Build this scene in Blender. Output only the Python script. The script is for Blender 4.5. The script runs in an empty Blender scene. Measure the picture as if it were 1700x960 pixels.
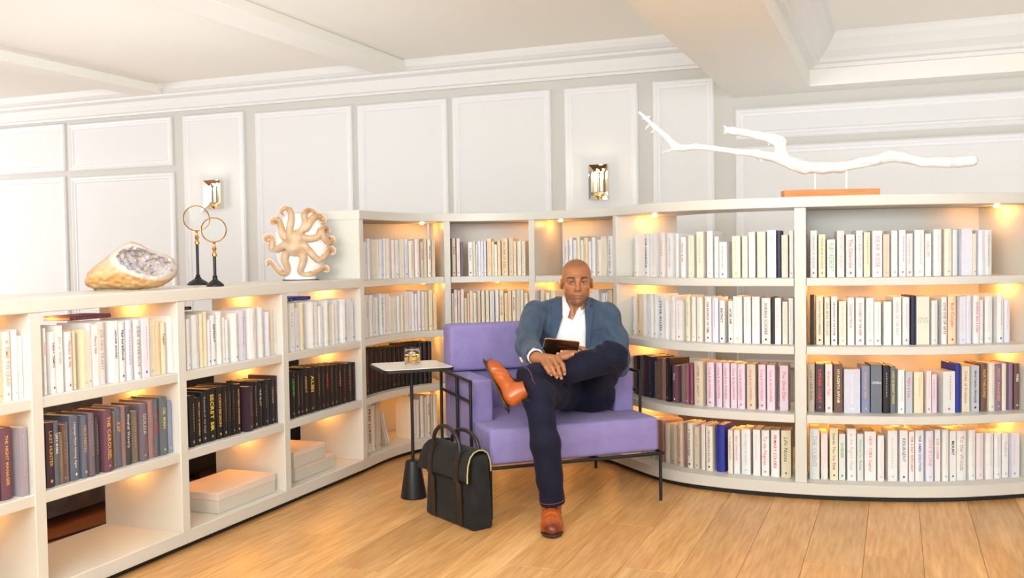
import bpy, bmesh, math, random
import numpy as np
from mathutils import Vector, Matrix
random.seed(7)
PI = math.pi
SC = bpy.context.scene
COL = SC.collection

# ------------------------------------------------------------------ camera
cd = bpy.data.cameras.new('camera')
cd.sensor_width = 36.0
cd.lens = 34.306
cd.clip_start = 0.05
cam = bpy.data.objects.new('camera', cd)
COL.objects.link(cam)
cam.matrix_world = Matrix(((0.93064780, 0.00042495, 0.36591597, 0.0),
                           (0.36559465, 0.04083444, -0.92987800, 0.0),
                           (-0.01533712, 0.99916584, 0.03784712, 1.25),
                           (0, 0, 0, 1)))
SC.camera = cam

# ------------------------------------------------------------------ world, exposure, big lights
SC.view_settings.view_transform = 'Standard'
SC.view_settings.look = 'None'
SC.view_settings.gamma = 1.0
SC.view_settings.exposure = 0.12
w = bpy.data.worlds.new('daylight')
SC.world = w
w.use_nodes = True
w.node_tree.nodes['Background'].inputs[0].default_value = (0.93, 0.97, 1.0, 1)
w.node_tree.nodes['Background'].inputs[1].default_value = 0.30

def area(name, loc, target, sx, sy, power, col):
    l = bpy.data.lights.new(name, 'AREA')
    l.shape = 'RECTANGLE'; l.size = sx; l.size_y = sy
    l.energy = power; l.color = col
    o = bpy.data.objects.new(name, l); COL.objects.link(o)
    o.location = loc
    d = Vector(target) - Vector(loc)
    o.rotation_euler = d.to_track_quat('-Z', 'Y').to_euler()
    return o

# unseen fill lamps added behind and beside the camera, standing for assumed windows
area('added_daylight_fill', (3.3, 0.6, 1.5), (-1.6, 5.2, 2.2), 3.0, 2.2, 84, (0.94, 0.975, 1.0))
area('added_daylight_fill', (1.2, -2.6, 1.5), (-1.6, 5.0, 2.3), 4.5, 2.4, 48, (0.94, 0.975, 1.0))  # added frontal fill lamp behind the camera; no window is built
area('added_daylight_fill', (-10.2, 4.6, 1.3), (-6.0, 7.4, 1.2), 2.4, 2.2, 120, (0.95, 0.98, 1.0))
# added fill lamp behind the camera, aimed up to brighten the ceiling
area('added_ceiling_fill', (-1.2, -0.4, 1.9), (-1.4, 0.5, 3.9), 3.2, 2.2, 430, (0.94, 0.975, 1.0))

# unseen fill lamps added behind the bookcases to brighten wall and ceiling
area('added_up_fill', (-4.85, 5.0, 0.75), (-4.85, 4.9, 3.0), 3.0, 1.8, 37, (0.97, 0.98, 1.0))
area('added_up_fill', (0.4, 6.5, 0.75), (0.4, 6.3, 3.0), 2.6, 0.8, 13, (0.98, 0.985, 1.0))

# ------------------------------------------------------------------ helpers
def obj(name, mesh, mat=None, parent=None, smooth=False):
    """link a mesh (bmesh or Mesh) as one object"""
    if isinstance(mesh, bmesh.types.BMesh):
        me = bpy.data.meshes.new(name)
        mesh.to_mesh(me); mesh.free()
    else:
        me = mesh
    if mat is not None and len(me.materials) == 0:
        for m in (mat if isinstance(mat, (list, tuple)) else [mat]):
            me.materials.append(m)
    if smooth and len(me.polygons):
        me.polygons.foreach_set('use_smooth', [True] * len(me.polygons))
    o = bpy.data.objects.new(name, me)
    COL.objects.link(o)
    if parent is not None:
        o.parent = parent
    return o

def tag(o, label=None, cat=None, group=None, kind=None):
    if label: o['label'] = label
    if cat: o['category'] = cat
    if group: o['group'] = group
    if kind: o['kind'] = kind
    return o

def thing(name, label, cat, loc=(0, 0, 0), rz=0.0, group=None):
    o = bpy.data.objects.new(name, None)
    COL.objects.link(o)
    o.empty_display_size = 0.05
    o.location = loc
    o.rotation_euler = (0, 0, rz)
    return tag(o, label, cat, group)

def box(bm, x0, x1, y0, y1, z0, z1, bev=0.0, seg=1):
    t = bmesh.new()
    bmesh.ops.create_cube(t, size=1)
    for v in t.verts:
        v.co = Vector(((x0 + x1) / 2 + v.co.x * (x1 - x0), (y0 + y1) / 2 + v.co.y * (y1 - y0), (z0 + z1) / 2 + v.co.z * (z1 - z0)))
    if bev > 0:
        bmesh.ops.bevel(t, geom=list(t.edges), offset=bev, segments=seg, profile=0.5, affect='EDGES')
    join(bm, t)

def join(bm, t, mat=None):
    me = bpy.data.meshes.new('tmp')
    t.to_mesh(me); t.free()
    if mat is not None: me.transform(mat)
    bm.from_mesh(me)
    bpy.data.meshes.remove(me)

def tube(bm, pts, r, seg=10, caps=True, closed=False):
    """round tube along points; r a number or a list"""
    pts = [Vector(p) for p in pts]
    n = len(pts)
    rs = r if isinstance(r, (list, tuple)) else [r] * n
    rings = []
    up = None
    for i, p in enumerate(pts):
        if closed: t = pts[(i + 1) % n] - pts[i - 1]
        else: t = pts[min(i + 1, n - 1)] - pts[max(i - 1, 0)]
        t.normalize()
        if up is None:
            up = t.orthogonal().normalized()
        else:
            up = (up - t * up.dot(t)).normalized()
        b = t.cross(up)
        rings.append([bm.verts.new(p + (up * math.cos(2 * PI * k / seg) + b * math.sin(2 * PI * k / seg)) * rs[i]) for k in range(seg)])
    m = n if closed else n - 1
    for i in range(m):
        a, c = rings[i], rings[(i + 1) % n]
        for k in range(seg):
            bm.faces.new((a[k], a[(k + 1) % seg], c[(k + 1) % seg], c[k]))
    if caps and not closed:
        bm.faces.new(rings[0][::-1]); bm.faces.new(rings[-1])

def lathe(bm, prof, seg=32, cap=True):
    """profile [(r,z)...] spun about z"""
    rings = []
    for r, z in prof:
        if r < 1e-6:
            rings.append([bm.verts.new((0, 0, z))])
        else:
            rings.append([bm.verts.new((r * math.cos(2 * PI * k / seg), r * math.sin(2 * PI * k / seg), z)) for k in range(seg)])
    for a, b in zip(rings[:-1], rings[1:]):
        for k in range(seg):
            k2 = (k + 1) % seg
            f = [a[k % len(a)], a[k2 % len(a)], b[k2 % len(b)], b[k % len(b)]]
            u = []
            for v in f:
                if v not in u: u.append(v)
            if len(u) > 2: bm.faces.new(u)
    if cap:
        if len(rings[0]) > 1: bm.faces.new(rings[0][::-1])
        if len(rings[-1]) > 1: bm.faces.new(rings[-1])

def auto(o, deg=35):
    """smooth shading with sharp edges above an angle"""
    me = o.data
    bm = bmesh.new(); bm.from_mesh(me)
    for f in bm.faces: f.smooth = True
    for e in bm.edges:
        if len(e.link_faces) == 2 and e.calc_face_angle(0) > math.radians(deg): e.smooth = False
    bm.to_mesh(me); bm.free()
    return o

def rbox(w, d, h, r, seg=4):
    """rounded cushion-like box centred in x,y, standing on z=0"""
    bm = bmesh.new()
    box(bm, -w / 2, w / 2, -d / 2, d / 2, 0, h, r, seg)
    return bm

# ------------------------------------------------------------------ materials
def mat(name, col, rough=0.5, metal=0.0, bump=0.0, bscale=60.0, var=0.0, vscale=6.0, spec=0.5, coat=0.0, **kw):
    m = bpy.data.materials.new(name)
    m.use_nodes = True
    nt = m.node_tree; N = nt.nodes; L = nt.links
    p = N['Principled BSDF']
    p.inputs['Base Color'].default_value = (*col, 1)
    p.inputs['Roughness'].default_value = rough
    p.inputs['Metallic'].default_value = metal
    p.inputs['Specular IOR Level'].default_value = spec
    p.inputs['Coat Weight'].default_value = coat
    if var or bump:
        tc = N.new('ShaderNodeTexCoord')
    if var:
        n = N.new('ShaderNodeTexNoise'); n.inputs['Scale'].default_value = vscale; n.inputs['Detail'].default_value = 4
        L.new(tc.outputs['Object'], n.inputs['Vector'])
        mx = N.new('ShaderNodeMixRGB'); mx.blend_type = 'MULTIPLY'
        mx.inputs[0].default_value = 1.0
        mx.inputs[1].default_value = (*col, 1)
        cr = N.new('ShaderNodeValToRGB')
        cr.color_ramp.elements[0].position = 0.3; cr.color_ramp.elements[1].position = 0.7
        a = 1 - var
        cr.color_ramp.elements[0].color = (a, a, a, 1); cr.color_ramp.elements[1].color = (1, 1, 1, 1)
        L.new(n.outputs['Fac'], cr.inputs[0]); L.new(cr.outputs[0], mx.inputs[2]); L.new(mx.outputs[0], p.inputs['Base Color'])
    if bump:
        n2 = N.new('ShaderNodeTexNoise'); n2.inputs['Scale'].default_value = bscale; n2.inputs['Detail'].default_value = 3
        b = N.new('ShaderNodeBump'); b.inputs['Strength'].default_value = bump; b.inputs['Distance'].default_value = 0.004
        L.new(tc.outputs['Object'], n2.inputs['Vector']); L.new(n2.outputs['Fac'], b.inputs['Height']); L.new(b.outputs[0], p.inputs['Normal'])
    return m

def attr_mat(name, rough=0.5, bump=0.0, bscale=80.0, spec=0.5, coat=0.0, sss=0.0):
    """colour from the mesh's own pigment attribute"""
    m = mat(name, (0.5, 0.5, 0.5), rough, bump=bump, bscale=bscale, spec=spec, coat=coat)
    N = m.node_tree.nodes
    a = N.new('ShaderNodeAttribute'); a.attribute_name = 'pigment'
    m.node_tree.links.new(a.outputs['Color'], N['Principled BSDF'].inputs['Base Color'])
    if sss:
        N['Principled BSDF'].inputs['Subsurface Weight'].default_value = sss
        N['Principled BSDF'].inputs['Subsurface Radius'].default_value = (0.01, 0.004, 0.002)
    return m

def wood_mat(name, dark, light, rough=0.35, scale=1.0, axis='Y', per_object=True, coat=0.0):
    m = mat(name, light, rough, coat=coat)
    nt = m.node_tree; N = nt.nodes; L = nt.links; p = N['Principled BSDF']
    tc = N.new('ShaderNodeTexCoord'); mp = N.new('ShaderNodeMapping')
    s = {'Y': (7.0, 0.55, 7.0), 'X': (0.55, 7.0, 7.0), 'Z': (7.0, 7.0, 0.55)}[axis]
    mp.inputs['Scale'].default_value = tuple(v * scale for v in s)
    L.new(tc.outputs['Object'], mp.inputs['Vector'])
    if per_object:
        oi = N.new('ShaderNodeObjectInfo')
        vm = N.new('ShaderNodeVectorMath'); vm.operation = 'SCALE'
        cx = N.new('ShaderNodeCombineXYZ')
        for k in range(3): L.new(oi.outputs['Random'], cx.inputs[k])
        L.new(cx.outputs[0], vm.inputs[0]); vm.inputs['Scale'].default_value = 41.0
        L.new(vm.outputs[0], mp.inputs['Location'])
    n = N.new('ShaderNodeTexNoise'); n.inputs['Scale'].default_value = 1.0; n.inputs['Detail'].default_value = 3; n.inputs['Distortion'].default_value = 0.5
    L.new(mp.outputs[0], n.inputs['Vector'])
    mu = N.new('ShaderNodeMath'); mu.operation = 'MULTIPLY'; mu.inputs[1].default_value = 9.0
    L.new(n.outputs['Fac'], mu.inputs[0])
    si = N.new('ShaderNodeMath'); si.operation = 'SINE'
    L.new(mu.outputs[0], si.inputs[0])
    n2 = N.new('ShaderNodeTexNoise'); n2.inputs['Scale'].default_value = 9.0; n2.inputs['Detail'].default_value = 5
    L.new(mp.outputs[0], n2.inputs['Vector'])
    ad = N.new('ShaderNodeMath'); ad.operation = 'MULTIPLY_ADD'; ad.inputs[1].default_value = 0.2; ad.inputs[2].default_value = 0.1
    L.new(si.outputs[0], ad.inputs[0])
    ad2 = N.new('ShaderNodeMath'); ad2.operation = 'ADD'
    L.new(ad.outputs[0], ad2.inputs[0]); L.new(n2.outputs['Fac'], ad2.inputs[1])
    cr = N.new('ShaderNodeValToRGB')
    cr.color_ramp.elements[0].position = 0.2; cr.color_ramp.elements[1].position = 0.85
    cr.color_ramp.elements[0].color = (*dark, 1); cr.color_ramp.elements[1].color = (*light, 1)
    L.new(ad2.outputs[0], cr.inputs[0])
    last = cr.outputs[0]
    if per_object:
        hs = N.new('ShaderNodeHueSaturation')
        mr = N.new('ShaderNodeMapRange'); mr.inputs[3].default_value = 0.84; mr.inputs[4].default_value = 1.1
        L.new(oi.outputs['Random'], mr.inputs[0]); L.new(mr.outputs[0], hs.inputs['Value']); L.new(last, hs.inputs['Color'])
        last = hs.outputs[0]
    L.new(last, p.inputs['Base Color'])
    b = N.new('ShaderNodeBump'); b.inputs['Strength'].default_value = 0.08; b.inputs['Distance'].default_value = 0.002
    L.new(ad2.outputs[0], b.inputs['Height']); L.new(b.outputs[0], p.inputs['Normal'])
    return m

def weave_mat(name, c1, c2, rough=0.85, scale=420.0, sheen=0.3, bump=0.25):
    """woven cloth"""
    m = mat(name, c1, rough, spec=0.2)
    nt = m.node_tree; N = nt.nodes; L = nt.links; p = N['Principled BSDF']
    tc = N.new('ShaderNodeTexCoord')
    n = N.new('ShaderNodeTexNoise'); n.inputs['Scale'].default_value = scale; n.inputs['Detail'].default_value = 2
    L.new(tc.outputs['Object'], n.inputs['Vector'])
    n2 = N.new('ShaderNodeTexNoise'); n2.inputs['Scale'].default_value = 14; n2.inputs['Detail'].default_value = 4
    L.new(tc.outputs['Object'], n2.inputs['Vector'])
    mx0 = N.new('ShaderNodeMath'); mx0.operation = 'MULTIPLY_ADD'; mx0.inputs[1].default_value = 0.45
    L.new(n2.outputs['Fac'], mx0.inputs[0]); 
    sc = N.new('ShaderNodeMath'); sc.operation = 'MULTIPLY'; sc.inputs[1].default_value = 0.55
    L.new(n.outputs['Fac'], sc.inputs[0]); L.new(sc.outputs[0], mx0.inputs[2])
    cr = N.new('ShaderNodeValToRGB'); cr.color_ramp.elements[0].position = 0.36; cr.color_ramp.elements[1].position = 0.64
    cr.color_ramp.elements[0].color = (*c1, 1); cr.color_ramp.elements[1].color = (*c2, 1)
    L.new(mx0.outputs[0], cr.inputs[0]); L.new(cr.outputs[0], p.inputs['Base Color'])
    b = N.new('ShaderNodeBump'); b.inputs['Strength'].default_value = bump; b.inputs['Distance'].default_value = 0.002
    L.new(n.outputs['Fac'], b.inputs['Height']); L.new(b.outputs[0], p.inputs['Normal'])
    p.inputs['Sheen Weight'].default_value = sheen
    return m

M = {}
M['wall'] = mat('wall_paint', (0.62, 0.60, 0.55), 0.75, bump=0.05, bscale=90)
M['panel'] = mat('panel_paint', (0.76, 0.755, 0.735), 0.7, bump=0.04, bscale=90)
M['mould'] = mat('moulding_paint', (0.80, 0.80, 0.79), 0.45)
M['crown'] = mat('crown_paint', (0.77, 0.76, 0.73), 0.5)
M['ceil'] = mat('ceiling_paint', (0.88, 0.855, 0.77), 0.8, bump=0.03, bscale=60)
M['soffit'] = mat('soffit_paint', (0.87, 0.855, 0.79), 0.8, bump=0.03, bscale=60)
M['case'] = mat('lacquered_wood', (0.64, 0.63, 0.575), 0.38, var=0.025, vscale=3)
M['kick'] = mat('black_kick', (0.015, 0.013, 0.012), 0.6)
M['floor'] = wood_mat('oak_planks', (0.53, 0.26, 0.08), (0.84, 0.53, 0.235), 0.36, 1.0, 'Y')
M['subfloor'] = mat('floor_joint', (0.22, 0.1, 0.035), 0.7)
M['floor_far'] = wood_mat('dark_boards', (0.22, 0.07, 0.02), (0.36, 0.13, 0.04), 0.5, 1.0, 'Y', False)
M['black_metal'] = mat('black_metal', (0.014, 0.014, 0.015), 0.42, 0.3, bump=0.05, bscale=200)
M['brass'] = mat('brass', (0.72, 0.42, 0.12), 0.22, 1.0)
M['glass'] = None
def glass(name, col=(1, 1, 1), rough=0.0, ior=1.45):
    m = bpy.data.materials.new(name); m.use_nodes = True
    p = m.node_tree.nodes['Principled BSDF']
    p.inputs['Base Color'].default_value = (*col, 1)
    p.inputs['Transmission Weight'].default_value = 1.0
    p.inputs['Roughness'].default_value = rough
    p.inputs['IOR'].default_value = ior
    return m
def glow(name, col, s):
    m = bpy.data.materials.new(name); m.use_nodes = True
    p = m.node_tree.nodes['Principled BSDF']
    p.inputs['Base Color'].default_value = (*col, 1)
    p.inputs['Emission Color'].default_value = (*col, 1)
    p.inputs['Emission Strength'].default_value = s
    return m
# ------------------------------------------------------------------ floor
fl = bmesh.new(); box(fl, -11.5, 4.2, -3.0, 7.6, -0.06, -0.006)
floor = tag(obj('floor', fl, M['subfloor']), kind='structure')
PW = 0.222
pr_ = random.Random(3)
x = -3.45
while x < 2.4:
    y = 0.6 - pr_.random() * 1.6
    while y < 6.2:
        ln = pr_.choice([1.35, 1.7, 2.0, 2.2])
        y1 = min(y + ln, 6.3)
        if y1 > 0.9:
            b = bmesh.new()
            box(b, -PW / 2 + 0.0006, PW / 2 - 0.0006, 0.0006, y1 - y - 0.0006, -0.012, 0.0, 0.0011)
            o = obj('plank', b, M['floor'], floor); o.location = (x + PW / 2, y, 0)
        y = y1
    x += PW
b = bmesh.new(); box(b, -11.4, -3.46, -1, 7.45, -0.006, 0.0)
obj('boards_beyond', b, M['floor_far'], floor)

# ------------------------------------------------------------------ back wall with panel mouldings
YW = 7.5
b = bmesh.new(); box(b, -11.5, 4.2, YW, YW + 0.15, -0.06, 3.2)
wall = tag(obj('wall_back', b, M['wall']), kind='structure')
b = bmesh.new(); box(b, -11.65, -11.5, 2.0, YW, -0.06, 3.2)
tag(obj('wall_left', b, M['wall']), kind='structure')

def frame_mesh(w, h, t=0.062):
    """picture-frame moulding: mitred profile swept round a rectangle, flat on the wall (y=0), facing -y"""
    bm = bmesh.new()
    prof = [(0, 0.0), (0, 0.016), (0.012, 0.026), (0.026, 0.022), (0.04, 0.014), (0.052, 0.013), (t, 0.004), (t, 0.0)]
    rings = []
    for a, d in prof:
        rings.append([bm.verts.new((a, -d, a)), bm.verts.new((w - a, -d, a)), bm.verts.new((w - a, -d, h - a)), bm.verts.new((a, -d, h - a))])
    for r0, r1 in zip(rings[:-1], rings[1:]):
        for k in range(4):
            bm.faces.new((r0[k], r0[(k + 1) % 4], r1[(k + 1) % 4], r1[k]))
    return bm
PANELS = [(-8.9, -7.72, 2.125, 2.60), (-7.67, -6.39, 2.12, 2.585), (-8.9, -7.73, 0.35, 2.075), (-7.66, -6.38, 0.35, 2.06),
          (-6.26, -5.57, 0.35, 2.58), (-5.44, -4.43, 0.35, 2.555), (-4.37, -3.51, 0.35, 2.55), (-3.46, -2.59, 0.35, 2.555),
          (-2.47, -1.87, 0.35, 2.555), (-1.75, -1.28, 0.35, 2.55), (-1.12, 3.2, 2.065, 2.295), (-1.12, 3.2, 0.35, 2.01)]
for x0, x1, z0, z1 in PANELS:
    fr = obj('panel_moulding', frame_mesh(x1 - x0, z1 - z0), M['mould'], wall)
    fr.location = (x0, YW, z0)
    b = bmesh.new(); box(b, 0.05, x1 - x0 - 0.05, -0.004, 0.0, 0.05, z1 - z0 - 0.05)
    pn = obj('panel', b, M['panel'], wall); pn.location = (x0, YW, z0)

def sweep_x(prof, x0, x1):
    """profile of (y,z) points swept along x"""
    bm = bmesh.new()
    A = [bm.verts.new((x0, y, z)) for y, z in prof]; B = [bm.verts.new((x1, y, z)) for y, z in prof]
    n = len(prof)
    for i in range(n):
        bm.faces.new((A[i], A[(i + 1) % n], B[(i + 1) % n], B[i]))
    bm.faces.new(A[::-1]); bm.faces.new(B)
    bmesh.ops.recalc_face_normals(bm, faces=list(bm.faces))
    return bm
CR = [(7.5, 2.625), (7.47, 2.625), (7.465, 2.645), (7.45, 2.652), (7.45, 2.70), (7.445, 2.745), (7.40, 2.765), (7.395, 2.785), (7.375, 2.79), (7.345, 2.815), (7.33, 2.845), (7.325, 2.87), (7.5, 2.87)]
tag(obj('trim_1', sweep_x(CR, -11.5, -1.14), M['crown']), kind='structure')

# ------------------------------------------------------------------ ceiling: flat field with beams, then the lower soffit with its tray
b = bmesh.new(); box(b, -11.5, -1.14, -3.0, 7.5, 2.87, 3.0)
ceiling = tag(obj('ceiling', b, M['ceil']), kind='structure')
for x0, x1 in [(-4.12, -3.82), (-6.70, -6.40), (-9.3, -9.0)]:
    b = bmesh.new(); box(b, x0, x1, -3.0, 7.40, 2.785, 2.87, 0.006)
    obj('ceiling_beam', b, M['soffit'], ceiling)
# soffit: ring round the tray opening
ZS = 2.385
TX0, TX1, TY0, TY1 = -0.565, 3.6, -2.0, 7.22
b = bmesh.new()
box(b, -1.14, TX0, -3.0, 7.5, ZS, 3.0)
box(b, TX0, 4.2, TY1, 7.5, ZS, 3.0)
box(b, TX1, 4.2, -3.0, TY1, ZS, 3.0)
box(b, TX0, TX1, -3.0, TY0, ZS, 3.0)
box(b, TX0, TX1, TY0, TY1, 2.72, 3.0)
tag(obj('ceiling', b, M['soffit']), kind='structure')
# tray mouldings: stepped crown on the two visible sides
pr2 = [(0.0, 2.50), (0.035, 2.50), (0.04, 2.525), (0.065, 2.535), (0.075, 2.56), (0.12, 2.60), (0.15, 2.65), (0.165, 2.67), (0.175, 2.70), (0.185, 2.72), (0.0, 2.72)]
bm = bmesh.new()
A = [bm.verts.new((TX0 + d, TY0, z)) for d, z in pr2]
Bc = [bm.verts.new((TX0 + d, TY1 - d, z)) for d, z in pr2]
Cc = [bm.verts.new((TX1 - d, TY1 - d, z)) for d, z in pr2]
Dd = [bm.verts.new((TX1 - d, TY0, z)) for d, z in pr2]
for P_, Q_ in ((A, Bc), (Bc, Cc), (Cc, Dd)):
    for i in range(len(pr2) - 1):
        bm.faces.new((P_[i], P_[i + 1], Q_[i + 1], Q_[i]))
bmesh.ops.recalc_face_normals(bm, faces=list(bm.faces))
tag(obj('trim_2', bm, M['crown']), kind='structure')
# ------------------------------------------------------------------ the bookcase front line (plan), measured in metres
PTS = np.array([(-2.81, 0.9), (-2.81, 4.2), (-2.81, 4.6), (-2.81, 4.83), (-2.825, 5.1), (-2.80, 5.34), (-2.73, 5.51), (-2.58, 5.64), (-2.40, 5.71), (-2.2, 5.735), (-2.0, 5.71), (-1.83, 5.645), (-1.66, 5.55), (-1.53, 5.45), (-1.32, 5.235), (-1.155, 5.09), (-.99, 5.02), (-.82, 4.987), (-.64, 4.972), (-.47, 4.972), (-.27, 4.99), (-.074, 5.03), (.035, 5.055), (.17, 5.1), (.306, 5.153), (.584, 5.316), (.85, 5.52), (1.1, 5.78)])
_d = np.r_[0, np.cumsum(np.hypot(*np.diff(PTS, axis=0).T))]
_s = np.arange(0, _d[-1], .01)
_P = np.c_[np.interp(_s, _d, PTS[:, 0]), np.interp(_s, _d, PTS[:, 1])]
_k = np.exp(-np.arange(-20, 21) ** 2 / (2 * 7. ** 2)); _k /= _k.sum()
CURVE = _P.copy()
for i in (0, 1):
    pad = np.r_[2 * _P[0, i] - _P[20:0:-1, i], _P[:, i], 2 * _P[-1, i] - _P[-2:-22:-1, i]]
    CURVE[:, i] = np.convolve(pad, _k, 'valid')
CDIST = np.r_[0, np.cumsum(np.hypot(*np.diff(CURVE, axis=0).T))]
def c_at(s): return np.array([np.interp(s, CDIST, CURVE[:, 0]), np.interp(s, CDIST, CURVE[:, 1])])
def c_tan(s):
    t = c_at(s + .02) - c_at(s - .02); return t / np.linalg.norm(t)
def c_pos(s, b):
    t = c_tan(s); return c_at(s) - np.array([t[1], -t[0]]) * b

def strip(bm, s0, s1, b0, b1, z0, z1, step=0.04):
    """board following the front line between s0..s1, from setback b0 to b1"""
    n = max(2, int(abs(s1 - s0) / step) + 1)
    if s1 < 4.0: n = 2
    S = np.linspace(s0, s1, n)
    e = 0.003
    rings = []
    for s in S:
        f = c_pos(s, b0); f2 = c_pos(s, b0 + e); k = c_pos(s, b1)
        rings.append([bm.verts.new((f[0], f[1], z0 + e)), bm.verts.new((f[0], f[1], z1 - e)), bm.verts.new((f2[0], f2[1], z1)), bm.verts.new((k[0], k[1], z1)), bm.verts.new((k[0], k[1], z0)), bm.verts.new((f2[0], f2[1], z0))])
    for a, c in zip(rings[:-1], rings[1:]):
        for i in range(6):
            bm.faces.new((a[i], a[(i + 1) % 6], c[(i + 1) % 6], c[i]))
    bm.faces.new(rings[0][::-1]); bm.faces.new(rings[-1])
    bmesh.ops.recalc_face_normals(bm, faces=list(bm.faces))

def upright(s, w, b0, b1, z0, z1):
    bm = bmesh.new(); z0 += .0004; z1 -= .0004
    c = c_at(s); t = c_tan(s) if s > 3.95 else np.array([0., 1.]); n = np.array([t[1], -t[0]])
    e = 0.002
    prof = [(-w / 2, b1), (-w / 2, b0 + e), (-w / 2 + e, b0), (w / 2 - e, b0), (w / 2, b0 + e), (w / 2, b1)]
    lo = []; hi = []
    for a, b in prof:
        p = c + t * a - n * b
        lo.append(bm.verts.new((p[0], p[1], z0))); hi.append(bm.verts.new((p[0], p[1], z1)))
    for i in range(6):
        bm.faces.new((lo[i], lo[(i + 1) % 6], hi[(i + 1) % 6], hi[i]))
    bm.faces.new(lo[::-1]); bm.faces.new(hi)
    bmesh.ops.recalc_face_normals(bm, faces=list(bm.faces))
    return bm

DEP = 0.42
LV = [(1.06, 1.10), (0.722, 0.763), (0.382, 0.424)]
SUP = {'m1': 0.916, 'P0': 1.667, 'P1': 2.418, 'P2': 3.170, 'A': 3.930, 'N1': 4.743, 'N2': 5.290, 'N3': 5.990, 'C': 7.200, 'E': 8.40, 'F': 8.93}

def board(name, parent, *a, **k):
    bm = bmesh.new(); strip(bm, *a, **k)
    o = obj(name, bm, M['case'], parent)
    return auto(o, 30) if a[1] > 4 else o

# --- low straight bookcase
low = thing('low_bookcase', 'long low cream bookcase with three open shelves under the geode and octopus vase', 'bookcase')
board('worktop', low, 0.80, 3.9045, -0.004, DEP, 1.062, 1.113)
board('base_shelf', low, 0.80, 3.9045, 0.0, DEP, 0.027, 0.084)
bm = bmesh.new(); strip(bm, 0.80, 3.905, 0.03, DEP - 0.02, 0.0, 0.027); obj('kick_board', bm, M['kick'], low)
lows = ['m1', 'P0', 'P1', 'P2']
for k in lows:
    obj('upright', upright(SUP[k], 0.048, 0.0, DEP, 0.084, 1.062), M['case'], low)
edges = [SUP[k] for k in lows] + [SUP['A']]
for a, c in zip(edges[:-1], edges[1:]):
    for z0, z1 in LV[1:]:
        board('shelf', low, a + 0.024, c - 0.024, 0.004, DEP - 0.02, z0, z1)

# --- concave niche bookcase
niche = thing('niche_bookcase', 'tall concave cream bookcase curving behind the lilac armchair', 'bookcase')
board('worktop', niche, SUP['A'] - 0.025, SUP['N3'], -0.004, DEP, 1.448, 1.50)
board('base_shelf', niche, SUP['A'] - 0.024, SUP['N3'], 0.0, DEP, 0.027, 0.084)
bm = bmesh.new(); strip(bm, SUP['A'] - 0.024, SUP['N3'], 0.03, DEP - 0.02, 0.0, 0.027); obj('kick_board', bm, M['kick'], niche)
for k, w_ in (('A', 0.048), ('N1', 0.040), ('N2', 0.040), ('N3', 0.040)):
    obj('upright', upright(SUP[k], w_, 0.0 if k != 'N3' else 0.004, DEP - 0.001, 0.084, 1.448), M['case'], niche)
ned = [('A', 'N1'), ('N1', 'N2'), ('N2', 'N3')]
for a, c in ned:
    s0 = SUP[a] + 0.024; s1 = SUP[c] - 0.022
    for z0, z1 in LV:
        board('shelf', niche, s0, s1, 0.004, DEP - 0.02, z0, z1)
    board('back_panel', niche, s0, s1, DEP - 0.018, DEP - 0.002, 0.084, 1.448)

# --- convex bookcase
tall = thing('convex_bookcase', 'tall bowed cream bookcase bulging into the room under the white branch', 'bookcase')
board('worktop', tall, SUP['N3'] + 0.001, 8.95, -0.004, DEP, 1.448, 1.50)
board('base_shelf', tall, SUP['N3'] + 0.001, 8.95, 0.0, DEP, 0.027, 0.084)
bm = bmesh.new(); strip(bm, SUP['N3'] + 0.001, 8.95, 0.03, DEP - 0.02, 0.0, 0.027); obj('kick_board', bm, M['kick'], tall)
for k in ('C', 'E', 'F'):
    obj('upright', upright(SUP[k], 0.056, 0.022, DEP - 0.001, 0.084, 1.448), M['case'], tall)
for a, c in (('N3', 'C'), ('C', 'E'), ('E', 'F')):
    s0 = SUP[a] + (0.026 if a == 'N3' else 0.030); s1 = SUP[c] - 0.030
    for z0, z1 in LV:
        board('shelf', tall, s0, s1, 0.006, DEP - 0.02, z0, z1)
    if a != 'N3':
        board('back_panel', tall, s0, s1, DEP - 0.018, DEP - 0.002, 0.084, 1.448)

# --- small warm downlights under the shelves, each with its own lamp
M['lamp'] = glow('warm_bulb', (1.0, 0.60, 0.22), 12.0)
def downlight(parent, s, b, z, watts):
    p = c_pos(s, b)
    bm = bmesh.new(); lathe(bm, [(0.0, 0.0), (0.013, 0.0), (0.015, 0.004), (0.015, 0.009)], 16)
    o = obj('downlight', bm, M['lamp'], parent)
    o.location = (p[0], p[1], z - 0.009)
    l = bpy.data.lights.new('downlight_lamp', 'POINT'); l.energy = watts; l.color = (1.0, 0.40, 0.07); l.shadow_soft_size = 0.012
    lo = bpy.data.objects.new('downlight_lamp', l); COL.objects.link(lo); lo.parent = o; lo.location = (0, 0, -0.013)
tops_low = [1.062, 0.722, 0.382]
for a, c in zip(edges[:-1], edges[1:]):
    for z in tops_low:
        downlight(low, c - 0.07, 0.24, z, 0.62); downlight(low, a + 0.30, 0.26, z, 0.5)
for a, c in ned:
    s = SUP[c] - 0.075 if a != 'N2' else SUP[a] + 0.075
    for z in (1.448, 1.06, 0.722, 0.382):
        downlight(niche, s, 0.24, z, 0.75); z < 1.4 and downlight(niche, (SUP[a] + SUP[c]) / 2, 0.28, z, 0.55)
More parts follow.
